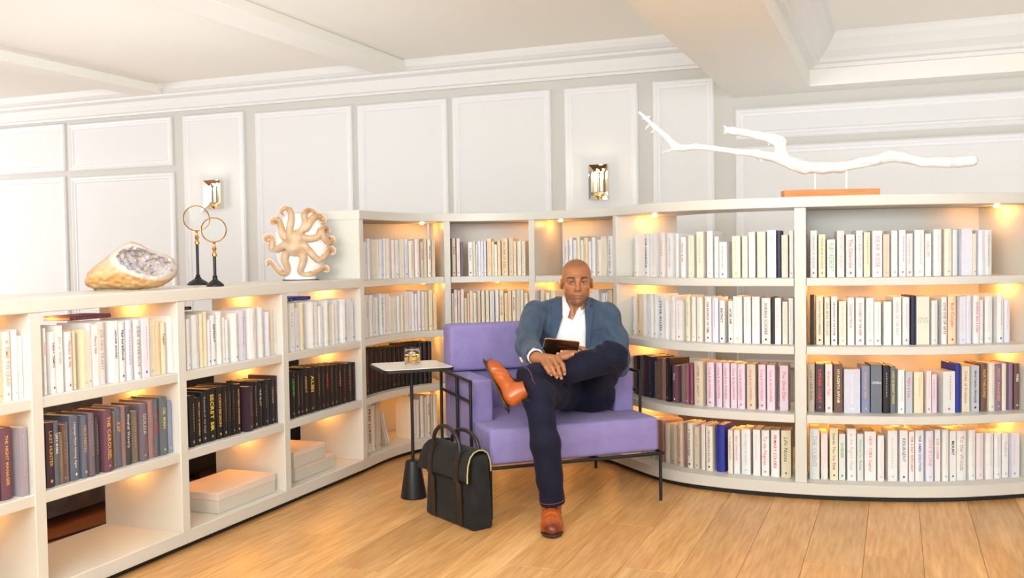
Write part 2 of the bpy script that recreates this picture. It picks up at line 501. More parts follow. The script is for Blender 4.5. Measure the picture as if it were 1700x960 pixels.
for z in (1.448, 1.06, 0.722, 0.382):
    downlight(tall, SUP['N3'] + 0.085, 0.22, z, 0.7)
    for f_ in ((.38, .7) if z < 1.4 else ()): downlight(tall, SUP['N3'] * (1 - f_) + SUP['C'] * f_, 0.27, z, 0.55)
    downlight(tall, SUP['E'] - 0.085, 0.22, z, 0.7)
    for f_ in ((.1, .42, .7) if z < 1.4 else ()): downlight(tall, SUP['C'] * (1 - f_) + SUP['E'] * f_, 0.27, z, 0.5)
BOOKS = [
 ('La','low','top',0,0.763,[
  (1.5189,0.0143,0.2421,0.03,'c','G',''),(1.5407,0.0169,0.2401,0.036,'o','T',''),(1.5621,0.0331,0.2397,0.0369,'w','O','A TIME TO LEAD'),
  (1.6019,0.0212,0.2432,0.0362,'w','G',''),(1.6255,0.0145,0.2205,0.036,'w','O',''),
 ]),
 ('La','low','mid',0,0.424,[
  (1.4907,0.0381,0.2555,0.03,'d','G',''),(1.5369,0.0465,0.2487,0.0324,'u','O','THE NIGHT MANAGER'),(1.6035,0.0304,0.2412,0.02,'v','G',''),
 ]),
 ('Lb','low','top',1,0.763,[
  (1.7273,0.0107,0.2402,0.03,'w','R','ROLLERPROOF'),(1.753,0.0217,0.2237,0.0231,'w','D','TERRY TEMPLE'),
  (1.7772,0.0262,0.2446,0.02,'w','T','JOY of WORK'),(1.8187,0.031,0.2191,0.02,'w','R','Marley & Me'),(1.8614,0.0129,0.2184,0.032,'y','G',''),
  (1.9,0.019,0.222,0.02,'y','O',''),(1.9311,0.0238,0.242,0.032,'w','G',''),(1.9584,0.0256,0.2365,0.0296,'w','D','Marry Him'),
  (1.9906,0.0353,0.2429,0.036,'p','T','JOE DEN TRANT'),(2.0529,0.0237,0.2426,0.02,'w','N','HONOR BOUND'),
  (2.0846,0.0322,0.2364,0.02,'w','K','NurtureShock'),(2.1232,0.0344,0.2384,0.02,'l','U',''),(2.1676,0.0352,0.2388,0.02,'w','T','JUDE DEVERAUX'),
  (2.2096,0.0383,0.2431,0.02,'l','B',''),(2.262,0.0318,0.2346,0.032,'y','G',''),(2.3019,0.0302,0.2219,0.036,'o','O',''),
  (2.3385,0.0271,0.2168,0.0369,'y','D','Vegan!'),(2.3795,0.0115,0.2399,0.0252,'w','P',''),
 ]),
 ('Lb','low','mid',1,0.424,[
  (1.728,0.0338,0.2362,0.03,'q','O','LAST HUNTER'),(1.7675,0.0206,0.2348,0.036,'s','W',"LIFE'S WORK"),(1.7895,0.0139,0.1895,0.036,'z','O',''),
  (1.804,0.0162,0.2179,0.036,'b','O',''),(1.8208,0.0093,0.2245,0.036,'m','S',''),(1.8387,0.043,0.2436,0.0319,'s','W','Language Means Nothing Again'),
  (1.8876,0.0293,0.2371,0.026,'s','O','FIELD NOTES'),(1.9183,0.0277,0.2417,0.02,'m','S',''),(1.9589,0.0182,0.2192,0.032,'d','S',''),
  (1.9938,0.0429,0.2401,0.02,'u','O','THE CAROUSEL'),(2.0499,0.0104,0.2262,0.032,'z','O',''),(2.0652,0.0352,0.2371,0.036,'s','O','ZZF'),
  (2.101,0.0156,0.2415,0.036,'r','D',''),(2.1199,0.0312,0.235,0.036,'d','W','Windfall Waverly'),(2.1571,0.0267,0.2101,0.0369,'z','O',''),
  (2.1957,0.0445,0.2349,0.0293,'m','S','GOLDA'),(2.2483,0.0325,0.24,0.036,'r','T',''),(2.2815,0.0241,0.2407,0.036,'s','R','FATAL INCIDENT'),
  (2.3142,0.0444,0.2434,0.0326,'a','Y','OIL MAN'),(2.364,0.025,0.2209,0.036,'e','O',''),
 ]),
 ('Lc','low','top',2,0.763,[
  (2.4883,0.0232,0.2192,0.03,'w','G',''),(2.5219,0.0473,0.2344,0.029,'g','G',''),(2.5787,0.0285,0.2366,0.036,'y','R',''),
  (2.608,0.0236,0.2429,0.036,'y','G',''),(2.6324,0.0226,0.2064,0.036,'l','U',''),(2.6571,0.0312,0.2233,0.036,'w','K','INSTINCT'),
  (2.6981,0.0288,0.2398,0.0305,'w','D',''),(2.7348,0.0193,0.2103,0.036,'w','G','think'),(2.7562,0.0216,0.1991,0.036,'w','G',''),
  (2.8008,0.0266,0.2238,0.02,'w','T',''),(2.8477,0.0543,0.2339,0.032,'l','U',''),(2.918,0.0513,0.2398,0.02,'w','T',''),
  (2.9883,0.0383,0.2404,0.02,'w','G',''),(3.0435,0.0357,0.2153,0.02,'l','R',''),(3.0971,0.0274,0.218,0.032,'y','O',''),
  (3.1312,0.0118,0.2193,0.036,'w','B',''),
 ]),
 ('Lc','low','mid',2,0.424,[
  (2.4936,0.0391,0.2245,0.03,'k','T',''),(2.5412,0.0347,0.2098,0.036,'k','O','FIRST LIGHT OF MORNING'),
  (2.5799,0.0324,0.2285,0.036,'k','S','Raymond of the Reef'),(2.6135,0.065,0.235,0.036,'k','Y','SECRET SIR'),
  (2.6826,0.0381,0.2356,0.036,'k','O','CONVERSION'),(2.725,0.0301,0.236,0.036,'k','O',''),(2.7573,0.0283,0.2345,0.036,'k','T',''),
  (2.7901,0.0221,0.2362,0.036,'k','T',''),(2.8166,0.0403,0.2315,0.036,'k','O','NORTHERN EXPOSURE'),(2.881,0.0509,0.2114,0.02,'q','T',''),
  (2.9496,0.0283,0.2264,0.032,'k','O',''),(2.9844,0.0383,0.2254,0.036,'k','W','THE BLAT'),(3.0309,0.0489,0.2232,0.0367,'k','T',''),
  (3.0804,0.0458,0.22,0.036,'k','O','LASTLAMP'),(3.1312,0.0118,0.2336,0.036,'q','O','CASTAWAY'),
 ]),
 ('Ld','low','top',3,0.763,[
  (3.2549,0.0397,0.2445,0.03,'w','G','PRAYA'),(3.3089,0.0324,0.2202,0.036,'l','U',''),(3.3515,0.0302,0.2426,0.0283,'y','O',''),
  (3.4331,0.0329,0.2444,0.02,'w','T',''),(3.4857,0.0346,0.2399,0.032,'w','G',''),(3.5239,0.0292,0.2173,0.0269,'w','G',''),
  (3.5717,0.0357,0.2435,0.02,'w','G',''),(3.6284,0.0193,0.2148,0.032,'y','G',''),(3.6512,0.0293,0.2198,0.0285,'w','R',''),
  (3.6939,0.0372,0.237,0.036,'w','T',''),(3.7488,0.0368,0.2409,0.02,'w','N',''),(3.8069,0.049,0.241,0.032,'w','G',''),
  (3.8662,0.0305,0.2249,0.036,'l','U',''),
 ]),
 ('Ld','low','mid',3,0.424,[
  (3.2519,0.042,0.2415,0.03,'k','V','LEGEND'),(3.3045,0.039,0.2321,0.036,'k','O',''),(3.3452,0.023,0.2313,0.036,'k','T',''),
  (3.371,0.0462,0.2425,0.036,'k','O','ADDICT'),(3.4188,0.0705,0.2387,0.036,'k','Y','ALIBI'),(3.495,0.0465,0.2344,0.036,'k','O',''),
  (3.5433,0.0313,0.233,0.036,'k','T',''),(3.5764,0.0437,0.2317,0.036,'k','R','HUNTED'),(3.6219,0.0481,0.2295,0.036,'k','T',''),
  (3.6718,0.0327,0.2264,0.036,'k','T',''),(3.7065,0.042,0.2253,0.036,'k','O','LANTERN'),(3.7503,0.0453,0.2218,0.036,'k','R',''),
  (3.7975,0.0643,0.2188,0.036,'k','O',''),(3.8639,0.0381,0.2163,0.036,'k','R',''),
 ]),
 ('Na','niche','one',0,1.1,[
  (4.0781,0.0407,0.2198,0.06,'w','N',''),(4.1262,0.0354,0.243,0.06,'w','G',''),(4.1786,0.0523,0.2363,0.06,'c','O',''),
  (4.2315,0.0209,0.2365,0.06,'c','T',''),(4.2531,0.0467,0.2385,0.06,'l','U',''),(4.3016,0.0196,0.2441,0.06,'w','G',''),
  (4.3242,0.0473,0.2443,0.06,'c','P',''),(4.38,0.0289,0.2372,0.06,'p','R',''),(4.41,0.0257,0.2372,0.06,'w','E',''),
  (4.4407,0.0409,0.241,0.06,'c','W',''),(4.4839,0.0252,0.241,0.06,'l','B',''),(4.5159,0.0431,0.2297,0.06,'c','R',''),
  (4.5598,0.0349,0.2409,0.06,'p','P',''),(4.5966,0.0187,0.2218,0.06,'t','R','MAELSTROM'),(4.6172,0.02,0.2444,0.06,'t','O',''),
  (4.639,0.0233,0.2385,0.06,'c','K','FREE LUNCH'),(4.6634,0.0204,0.2383,0.06,'t','T',''),
 ]),
 ('Nb','niche','one',1,1.1,[
  (4.7838,0.0226,0.2427,0.06,'t','K','SPARKS'),(4.8098,0.0217,0.2423,0.06,'p','R',''),(4.8326,0.0169,0.219,0.06,'m','D',''),
  (4.8757,0.0294,0.2182,0.06,'w','N','Tate Move'),(4.9062,0.0139,0.2216,0.06,'y','G',''),(4.9219,0.0108,0.2021,0.06,'g','G',''),
  (4.9344,0.0161,0.2231,0.06,'l','U',''),(4.9513,0.0154,0.2228,0.06,'l','U',''),(4.9685,0.0143,0.2225,0.06,'l','U',''),
  (4.9863,0.0286,0.2374,0.06,'o','T',''),(5.0157,0.0148,0.2197,0.06,'o','T',''),(5.0315,0.016,0.2002,0.06,'w','G',''),
  (5.0482,0.0213,0.221,0.06,'o','O',''),(5.0731,0.041,0.2376,0.06,'o','T','MACHINE OF AGES'),(5.1197,0.0281,0.2368,0.06,'t','T',''),
  (5.1489,0.0176,0.2191,0.06,'o','R',''),(5.1702,0.0254,0.2186,0.06,'c','E',''),(5.1963,0.0263,0.2181,0.06,'c','T',''),
 ]),
 ('Nc','niche','one',2,1.1,[
  (5.4774,0.0098,0.1921,0.06,'w','G',''),(5.4881,0.0216,0.2141,0.06,'p','R','DESPERADO'),(5.5142,0.0275,0.232,0.06,'w','B','HARBOR'),
  (5.5556,0.0187,0.2165,0.06,'w','G',''),(5.5752,0.0275,0.238,0.06,'y','T',''),(5.6123,0.0194,0.2153,0.06,'w','U',''),
  (5.6326,0.0335,0.2293,0.06,'o','O','DEADLINE'),(5.6712,0.0201,0.2069,0.06,'w','G',''),(5.6963,0.0304,0.2316,0.06,'w','G',''),
  (5.742,0.0351,0.2162,0.06,'c','R',''),(5.7781,0.0532,0.2331,0.06,'c','O',''),(5.8367,0.0474,0.2353,0.06,'w','N','A STRANGER AT HEART'),
 ]),
 ('Na','niche','two',0,0.763,[
  (4.0705,0.0594,0.2487,0.06,'w','G','GENESIS'),(4.1371,0.0405,0.246,0.06,'w','T',''),(4.1789,0.0187,0.2301,0.06,'c','K',''),
  (4.199,0.0388,0.2286,0.06,'l','B',''),(4.2505,0.0363,0.2478,0.06,'w','V','ELIZABETH GREEN'),(4.2881,0.0235,0.2463,0.06,'p','R',''),
  (4.3128,0.0304,0.245,0.06,'p','G',''),(4.3444,0.0241,0.2271,0.06,'c','G',''),(4.3702,0.0382,0.2236,0.06,'c','U',''),
  (4.4163,0.028,0.2271,0.06,'w','B',''),(4.4467,0.0266,0.2275,0.06,'y','U',''),(4.4757,0.0315,0.2522,0.06,'p','R',''),
  (4.5081,0.0201,0.251,0.06,'c','G',''),(4.5295,0.0215,0.2444,0.06,'w','R',''),(4.5519,0.0206,0.234,0.06,'l','G',''),
  (4.5737,0.0204,0.2539,0.06,'p','R',''),(4.596,0.0188,0.2473,0.06,'c','G',''),(4.6159,0.0208,0.2464,0.06,'t','O',''),
  (4.6378,0.0259,0.2531,0.06,'y','T',''),(4.6655,0.0215,0.2292,0.06,'o','T',''),
 ]),
 ('Nb','niche','two',1,0.763,[
  (4.7767,0.0133,0.2297,0.06,'c','B',''),(4.7907,0.0191,0.2505,0.06,'p','R','REVIVAL'),(4.8108,0.0162,0.2481,0.06,'t','D',''),
  (4.8287,0.0201,0.2534,0.06,'p','R',''),(4.8495,0.014,0.197,0.06,'t','N',''),(4.867,0.0105,0.2276,0.06,'o','T',''),
  (4.881,0.0195,0.2427,0.06,'c','K',''),(4.9023,0.0197,0.2307,0.06,'c','K',''),(4.9256,0.0198,0.2439,0.06,'t','T',''),
  (4.949,0.0215,0.2435,0.06,'c','R',''),(4.9741,0.0215,0.2432,0.06,'y','O',''),(4.9973,0.0305,0.2429,0.06,'g','K',''),
  (5.0315,0.0218,0.2464,0.06,'w','P',''),(5.057,0.0277,0.2462,0.06,'y','R','THE RED ROOM'),(5.0884,0.0198,0.2268,0.06,'o','R',''),
  (5.109,0.0225,0.242,0.06,'o','T',''),(5.1353,0.0225,0.2419,0.06,'c','D','MASTERMIND'),(5.1589,0.0269,0.2514,0.06,'t','R',''),
  (5.1876,0.0188,0.2476,0.06,'c','R',''),(5.2102,0.0228,0.2284,0.06,'c','T',''),
 ]),
 ('Nc','niche','two',2,0.763,[
  (5.3168,0.0271,0.2442,0.06,'t','R',''),(5.3479,0.0284,0.2293,0.06,'c','K',''),(5.3804,0.0328,0.2409,0.06,'y','T',''),
  (5.6704,0.0352,0.235,0.06,'c','T',''),(5.7072,0.0521,0.2542,0.06,'w','G',''),(5.7722,0.0342,0.234,0.06,'w','G',''),
  (5.808,0.021,0.2384,0.06,'l','B',''),(5.8307,0.0415,0.2553,0.06,'o','T',''),
 ]),
 ('Na','niche','three',0,0.424,[
  (4.0627,0.0526,0.2671,0.06,'k','T',''),(4.1182,0.05,0.2642,0.06,'k','R',''),(4.171,0.0467,0.2616,0.06,'k','R',''),
  (4.2203,0.0446,0.2594,0.06,'k','T',''),(4.2675,0.0437,0.2575,0.06,'k','R',''),(4.3136,0.0424,0.2558,0.06,'k','R',''),
  (4.3583,0.0397,0.2543,0.06,'k','T',''),(4.4002,0.0366,0.2532,0.06,'k','R',''),(4.4389,0.0342,0.2523,0.06,'k','R',''),
  (4.4749,0.0325,0.2632,0.06,'k','T',''),(4.5093,0.031,0.263,0.06,'k','R',''),(4.542,0.0292,0.2632,0.06,'k','R',''),
  (4.5729,0.0274,0.2635,0.06,'k','T',''),(4.6018,0.026,0.2642,0.06,'k','R',''),(4.6293,0.0253,0.2651,0.06,'k','R',''),
 ]),
 ('Na','niche','four',0,0.084,[
  (4.0701,0.06,0.2829,0.06,'c','K','FREE LUNCH'),(4.1322,0.0459,0.2742,0.06,'c','R',''),(4.1864,0.0396,0.2805,0.06,'t','T',''),
  (4.5059,0.0203,0.2685,0.06,'c','T',''),(4.5284,0.0204,0.2466,0.06,'c','B',''),(4.5501,0.0208,0.2437,0.06,'c','B',''),
  (4.5769,0.0254,0.2669,0.06,'p','R',''),(4.6034,0.0139,0.253,0.06,'y','T',''),(4.6184,0.0209,0.2625,0.06,'c','K','MAN WARE'),
  (4.6404,0.0134,0.2568,0.06,'t','G',''),(4.6548,0.026,0.2625,0.06,'c','K',''),
 ]),
 ('Ra','tall','one',0,1.1,[
  (6.0204,0.0553,0.2394,0.106,'w','R',''),(6.1588,0.046,0.2415,0.096,'w','N','THE HARBOUR'),(6.2112,0.0692,0.2383,0.103,'w','P',''),
  (6.3163,0.0523,0.2427,0.094,'p','O','COAST'),(6.383,0.0545,0.2363,0.1,'w','B','MORE MONEY & LOVE ONLY'),(6.4488,0.0432,0.2351,0.106,'w','G',''),
  (6.5071,0.0467,0.2148,0.096,'w','R','Marley & Me'),(6.5625,0.0509,0.2232,0.103,'c','Y',''),(6.6257,0.0556,0.2407,0.094,'c','T',''),
  (6.6889,0.0424,0.2427,0.1,'w','G',''),(6.7349,0.0283,0.2138,0.106,'w','O',''),(6.765,0.0483,0.185,0.096,'w','U',''),
  (6.837,0.0496,0.2146,0.103,'c','Y',''),(6.8964,0.0306,0.2136,0.094,'c','P',''),(6.9287,0.0367,0.2328,0.1,'w','G',''),
  (6.9718,0.0491,0.2334,0.106,'c','Y',''),(7.0272,0.0499,0.2397,0.096,'w','G','SHIRLEY The Complete'),(7.0817,0.017,0.2374,0.103,'n','N',''),
  (7.1018,0.0355,0.214,0.094,'c','T',''),(7.1419,0.0231,0.2361,0.1,'w','P',''),
 ]),
 ('Ra','tall','two',0,0.763,[
  (6.015,0.0309,0.2212,0.1,'w','N',''),(6.0492,0.0729,0.2367,0.106,'o','K',''),(6.1288,0.0365,0.2391,0.096,'w','G',''),
  (6.1686,0.0413,0.2419,0.103,'w','G',''),(6.2112,0.0307,0.24,0.094,'w','K',''),(6.2432,0.0372,0.2426,0.1,'w','D',''),
  (6.2865,0.0533,0.2324,0.106,'w','N','STEVE ALLEN'),(6.3485,0.0462,0.2149,0.096,'w','B',''),(6.3976,0.0626,0.2392,0.103,'w','R',''),
  (6.4658,0.0657,0.2153,0.094,'w','R',''),(6.5407,0.0366,0.242,0.1,'y','G','THE QUIET PLACE'),(6.5786,0.0374,0.236,0.106,'w','Y',''),
  (6.6201,0.0463,0.2356,0.096,'c','G',''),(6.6703,0.0508,0.2375,0.103,'w','D','THE PEOPLES OF TIME'),(6.723,0.0393,0.2338,0.094,'l','M',''),
  (6.764,0.033,0.2198,0.1,'w','K','INSTINCT'),(6.8141,0.0291,0.2154,0.106,'w','K','AFTER SHIP'),(6.8446,0.0512,0.2411,0.096,'w','Y',''),
  (6.899,0.0419,0.2395,0.103,'w','O',''),(6.9457,0.0431,0.2402,0.094,'w','Y',''),(6.9952,0.0505,0.234,0.1,'p','K','ANDREA COOPER'),
  (7.0473,0.0172,0.2369,0.106,'k','K',''),(7.066,0.0341,0.2344,0.096,'w','G','Word of Mouse'),(7.1048,0.0294,0.2159,0.103,'c','O',''),
  (7.1372,0.0262,0.2347,0.094,'w','U',''),
 ]),
 ('Ra','tall','three',0,0.424,[
  (6.015,0.0307,0.2181,0.106,'b','T',''),(6.049,0.0317,0.2219,0.096,'k','O',''),(6.082,0.0367,0.2231,0.103,'s','T',''),
  (6.1253,0.0531,0.2334,0.094,'q','R',''),(6.1817,0.0488,0.2311,0.1,'n','T',''),(6.2336,0.0395,0.2081,0.106,'z','D',''),
  (6.2743,0.0421,0.2308,0.096,'b','T',''),(6.3224,0.0379,0.2294,0.103,'r','D',''),(6.3632,0.048,0.237,0.094,'k','T',''),
  (6.4129,0.0693,0.2019,0.1,'u','W','hoy.'),(6.4927,0.0461,0.2124,0.106,'z','D',''),(6.5411,0.0267,0.2158,0.096,'h','P',''),
  (6.5721,0.0214,0.2168,0.103,'h','P',''),(6.5977,0.0732,0.2365,0.094,'t','T','HOME BY NIGHT'),
  (6.6825,0.0502,0.2331,0.1,'L','R','Young & the DARLINGS'),(6.7399,0.0388,0.2332,0.106,'L','R','Young & the DARLINGS'),
  (6.7839,0.0396,0.2346,0.096,'L','R','Young & the DARLINGS'),(6.8269,0.0369,0.2323,0.103,'L','R','Young & the DARLINGS'),
  (6.8655,0.0426,0.2317,0.094,'L','R','Young & the DARLINGS'),(6.9146,0.0482,0.2314,0.1,'t','R','Young & the DARLINGS'),
  (6.9757,0.0414,0.231,0.106,'L','R','Young & the DARLINGS'),(7.0234,0.0439,0.2321,0.096,'L','R','Young & the DARLINGS'),
  (7.0891,0.0465,0.2301,0.103,'L','R','The Omni Diet'),
 ]),
 ('Ra','tall','four',0,0.084,[
  (6.0851,0.04,0.2108,0.1,'t','T',''),(6.1385,0.0464,0.2154,0.106,'w','G',''),(6.1981,0.0451,0.2248,0.096,'t','R',''),
  (6.2526,0.04,0.2283,0.103,'t','T',''),(6.2957,0.0444,0.2288,0.094,'r','D','THE LANGUAGE OF POWER'),(6.343,0.0377,0.2145,0.1,'t','V',''),
  (6.3865,0.0744,0.2153,0.106,'t','T',''),(6.4691,0.0513,0.2374,0.096,'t','R','The Habits of Change'),(6.5228,0.0232,0.2372,0.103,'r','R',''),
  (6.5483,0.0457,0.2421,0.094,'c','K','A Few Good Eggs'),(6.5982,0.0373,0.2263,0.1,'t','T',"Jack's Life"),(6.6396,0.0339,0.2417,0.106,'p','G',''),
  (6.6754,0.0489,0.2372,0.096,'c','K','NO HORIZON IS SO FAR'),(6.7388,0.0529,0.2475,0.103,'B','N',''),
  (6.8107,0.029,0.2265,0.094,'c','R','The Delightful DVD'),(6.843,0.035,0.228,0.1,'w','R','Real Confections'),
  (6.8813,0.0537,0.2348,0.106,'w','G','AN OBJECT OF BEAUTY'),(6.9479,0.0401,0.2371,0.096,'w','M',''),
  (6.9912,0.0429,0.2353,0.103,'w','R','To the Magician'),(7.042,0.047,0.2397,0.094,'w','R','PRIMARY COLORS'),
  (7.0936,0.0544,0.2399,0.1,'y','K','Life Notes'),
 ]),
 ('Rb','tall','one',1,1.1,[
  (7.2485,0.0345,0.2338,0.1,'w','D','THE ELEPHANT IN THE ROOM'),(7.2889,0.0377,0.2136,0.106,'y','T','DANCE FROM THE DANCE'),
  (7.3311,0.0456,0.1873,0.096,'w','V','RUBY REDFORT'),(7.3828,0.0392,0.2297,0.103,'p','G','ON THE CORNICHE'),
  (7.428,0.0443,0.2109,0.094,'g','R','The Delacroix'),(7.4781,0.032,0.2295,0.1,'w','P','SOUL MORE WITH LESS'),(7.5159,0.032,0.22,0.106,'y','T',''),
  (7.5551,0.0509,0.2264,0.096,'w','P','DEAR ROSE'),(7.6081,0.0344,0.2095,0.103,'t','G',''),(7.647,0.0349,0.2264,0.094,'w','G',''),
  (7.6881,0.0375,0.2287,0.1,'w','B',''),(7.7262,0.035,0.2106,0.106,'p','T',''),(7.7658,0.0518,0.2273,0.096,'w','G',''),
  (7.8206,0.0339,0.2091,0.103,'w','P','CALL ON'),(7.8607,0.0459,0.2288,0.094,'w','S',''),(7.9196,0.0483,0.2296,0.1,'c','O',''),
  (7.9696,0.0323,0.2263,0.106,'g','W',''),(8.012,0.0653,0.2298,0.096,'l','W',''),(8.0807,0.0231,0.2058,0.103,'c','O',''),
  (8.1087,0.0355,0.2229,0.094,'l','P',''),(8.1449,0.0432,0.2226,0.1,'g','K','The Museum of the Fantasy Book Group'),
 ]),
 ('Rb','tall','two',1,0.763,[
  (7.2472,0.021,0.2494,0.1,'k','K',''),(7.2758,0.0377,0.243,0.106,'y','N','FOUNDATION PATHFINDERS'),
  (7.3179,0.0289,0.2374,0.096,'c','T','SOUL MORE WITH LESS'),(7.3514,0.0335,0.2414,0.103,'w','D','THE ELEPHANT IN THE ROOM'),
  (7.391,0.0377,0.2178,0.094,'c','G','The Clairvoyant of August'),(7.4347,0.0355,0.2351,0.1,'w','R','Caution Horse'),
  (7.476,0.0437,0.2345,0.106,'w','R','VOYAGERS OF THE DEEP'),(7.5255,0.0379,0.2347,0.096,'w','G',''),(7.5649,0.0354,0.2147,0.103,'w','V',''),
  (7.6092,0.0406,0.2148,0.094,'w','W',''),(7.6559,0.0458,0.2378,0.1,'w','G','ORDER OF THE DAY'),(7.7078,0.0382,0.2341,0.106,'w','R',''),
  (7.7491,0.0213,0.243,0.096,'n','N',''),(7.775,0.0721,0.2376,0.103,'c','G','1715'),(7.8517,0.033,0.218,0.094,'g','G',''),
  (7.9055,0.0328,0.2332,0.1,'w','D','LOVE GOD OF ARTS'),(7.9433,0.0525,0.2366,0.106,'o','R','Bud Cooper'),(8.0026,0.039,0.2346,0.096,'l','G',''),
  (8.0467,0.03,0.238,0.103,'l','P',''),(8.0816,0.0363,0.239,0.094,'w','R','AMERICAN LION'),(8.1196,0.0165,0.2158,0.1,'w','P',''),
  (8.1526,0.0435,0.2324,0.106,'w','G',''),(8.2133,0.0405,0.2405,0.096,'w','B',''),(8.2592,0.0405,0.2153,0.103,'l','P',''),
 ]),
 ('Rb','tall','three',1,0.424,[
  (7.2354,0.0317,0.244,0.1,'z2','K','LUCKY LEGS SEVEN'),(7.2715,0.0453,0.241,0.106,'d','R','SUPREME COURT'),
  (7.3199,0.0397,0.2427,0.096,'p','R','American Tale'),(7.3641,0.0487,0.241,0.103,'b','y','HYACINTH AFFAIR'),
  (7.4144,0.0844,0.2185,0.094,'v2','W','The Art of the Gentle'),(7.5031,0.0409,0.2346,0.1,'e','O','American Idea'),
  (7.5469,0.0575,0.2401,0.106,'s2','W','OPEN'),(7.6074,0.0346,0.2384,0.096,'k','S',''),(7.6451,0.029,0.233,0.103,'s2','Y','LORD OF BRIGHT THINGS'),
  (7.6802,0.0353,0.2176,0.094,'w','T',''),(7.72,0.0383,0.2077,0.1,'g2','R','Make a Line'),(7.766,0.0521,0.2035,0.106,'y','T',''),
  (7.8257,0.0263,0.2102,0.096,'p','T',''),(7.8552,0.0283,0.191,0.103,'L','D',''),(7.906,0.0769,0.2058,0.094,'g','R',''),
  (7.9863,0.0307,0.2425,0.1,'B','N',''),(8.0239,0.0454,0.2271,0.106,'y','U','Codes of Evolution'),
  (8.071,0.0431,0.2298,0.096,'g2','K','SENATORIAL PRIVILEGE'),(8.1289,0.0348,0.2378,0.103,'b','O','NORTHBOUND'),(8.1671,0.0338,0.2375,0.094,'c','G',''),
  (8.2043,0.042,0.237,0.1,'m2','O','NIGHT MANAGER'),(8.2499,0.0292,0.2335,0.106,'c','O',''),(8.2846,0.0243,0.2379,0.096,'m2','P',''),
  (8.324,0.034,0.2309,0.103,'b','W','FREE'),
 ]),
 ('Rb','tall','four',1,0.084,[
  (7.2401,0.0529,0.2565,0.1,'g','G','THE CLIENT'),(7.2975,0.038,0.2327,0.106,'p','G',''),(7.3417,0.046,0.2647,0.096,'y','K','Smarter Than You Think'),
  (7.3892,0.0349,0.2326,0.103,'g','V','OVERSEE'),(7.4301,0.046,0.2624,0.094,'w','G','In the Eighth Hour'),
  (7.4805,0.0322,0.2349,0.1,'g','V','Poisoned for Murder'),(7.5172,0.0587,0.2466,0.106,'w','R','NEW YORK Capital'),
  (7.5803,0.0328,0.2296,0.096,'w','P',''),(7.6312,0.0534,0.2528,0.103,'w','G',''),(7.6892,0.0431,0.2561,0.094,'w','N','RESURGENT'),
  (7.7384,0.0307,0.2489,0.1,'w','R','FOR A DAY WITH LIGHT'),(7.7722,0.0476,0.2535,0.106,'w','B','THE AMEN SOLUTION'),
  (7.8244,0.0405,0.2519,0.096,'l','P','LOVE IS LONE'),(7.8712,0.032,0.256,0.103,'w','R','SUSIE CONNER'),(7.9081,0.0381,0.2569,0.094,'w','G',''),
  (7.9496,0.0409,0.2488,0.1,'w','K','MOUNT'),(7.9939,0.0612,0.246,0.106,'w','T','To the Woods'),(8.0602,0.0367,0.2518,0.096,'w','G',''),
  (8.1052,0.0414,0.232,0.103,'p','P',''),(8.1516,0.0437,0.2315,0.094,'w','G',''),(8.2022,0.0439,0.2281,0.1,'w','G',''),
  (8.2514,0.0461,0.2232,0.106,'w','G','Bluebird'),(8.3031,0.0371,0.224,0.096,'l','R',''),(8.3417,0.0163,0.2211,0.103,'w','G',''),
 ]),
]
# ------------------------------------------------------------------ books
CC = {  # cover colours
 'w': ((.80, .795, .78), 'white'), 'c': ((.79, .735, .62), 'cream'), 'y': ((.77, .70, .50), 'pale yellow'), 'g': ((.70, .72, .71), 'light grey'),
 'l': ((.74, .74, .83), 'pale lilac'), 'p': ((.80, .71, .69), 'pale pink'), 't': ((.66, .57, .44), 'beige'), 'o': ((.82, .64, .42), 'pale orange'),
 'k': ((.012, .011, .013), 'black'), 'n': ((.012, .016, .055), 'navy'), 's': ((.115, .13, .175), 'slate blue'), 'm': ((.16, .125, .155), 'grey mauve'),
 'b': ((.155, .085, .065), 'brown'), 'd': ((.055, .058, .068), 'charcoal'), 'u': ((.15, .065, .095), 'plum'), 'r': ((.33, .185, .17), 'dusty rose'),
 'v': ((.36, .315, .37), 'lavender grey'), 'e': ((.22, .26, .41), 'periwinkle blue'), 'B': ((.018, .03, .32), 'royal blue'), 'q': ((.045, .022, .035), 'dark plum'),
 'z': ((.19, .155, .12), 'taupe'), 'a': ((.12, .145, .155), 'grey green'), 'L': ((.72, .60, .70), 'pink lilac'), 'h': ((.27, .09, .14), 'berry red'),
 'z2': ((.50, .45, .36), 'stone grey'), 'v2': ((.62, .62, .74), 'silver lavender'), 's2': ((.145, .165, .20), 'slate grey'), 'g2': ((.52, .56, .63), 'blue grey'), 'm2': ((.25, .165, .27), 'mauve'),
}
TC = {  # lettering colours
 'K': ((.02, .02, .022), 'black'), 'G': ((.47, .47, .47), 'grey'), 'R': ((.72, .045, .035), 'red'), 'D': ((.36, .03, .04), 'dark red'), 'O': ((.74, .40, .10), 'gold'),
 'Y': ((.78, .60, .06), 'yellow'), 'N': ((.03, .045, .22), 'navy'), 'B': ((.05, .14, .58), 'blue'), 'V': ((.10, .46, .06), 'green'), 'P': ((.80, .36, .40), 'pink'),
 'M': ((.74, .03, .48), 'magenta'), 'U': ((.22, .13, .40), 'purple'), 'T': ((.40, .26, .13), 'brown'), 'W': ((.86, .86, .84), 'white'), 'S': ((.50, .48, .47), 'silver'), 'E': ((.03, .36, .38), 'teal'), 'y': ((.82, .70, .38), 'cream'),
}
CM = {k: mat('cover_' + v[1].replace(' ', '_'), v[0], 0.5, var=0.06, vscale=20) for k, v in CC.items()}
TM = {k: mat('ink_' + v[1], v[0], 0.5) for k, v in TC.items()}
M['page'] = mat('page_edges', (.84, .66, .40), 0.85, bump=0.2, bscale=300)

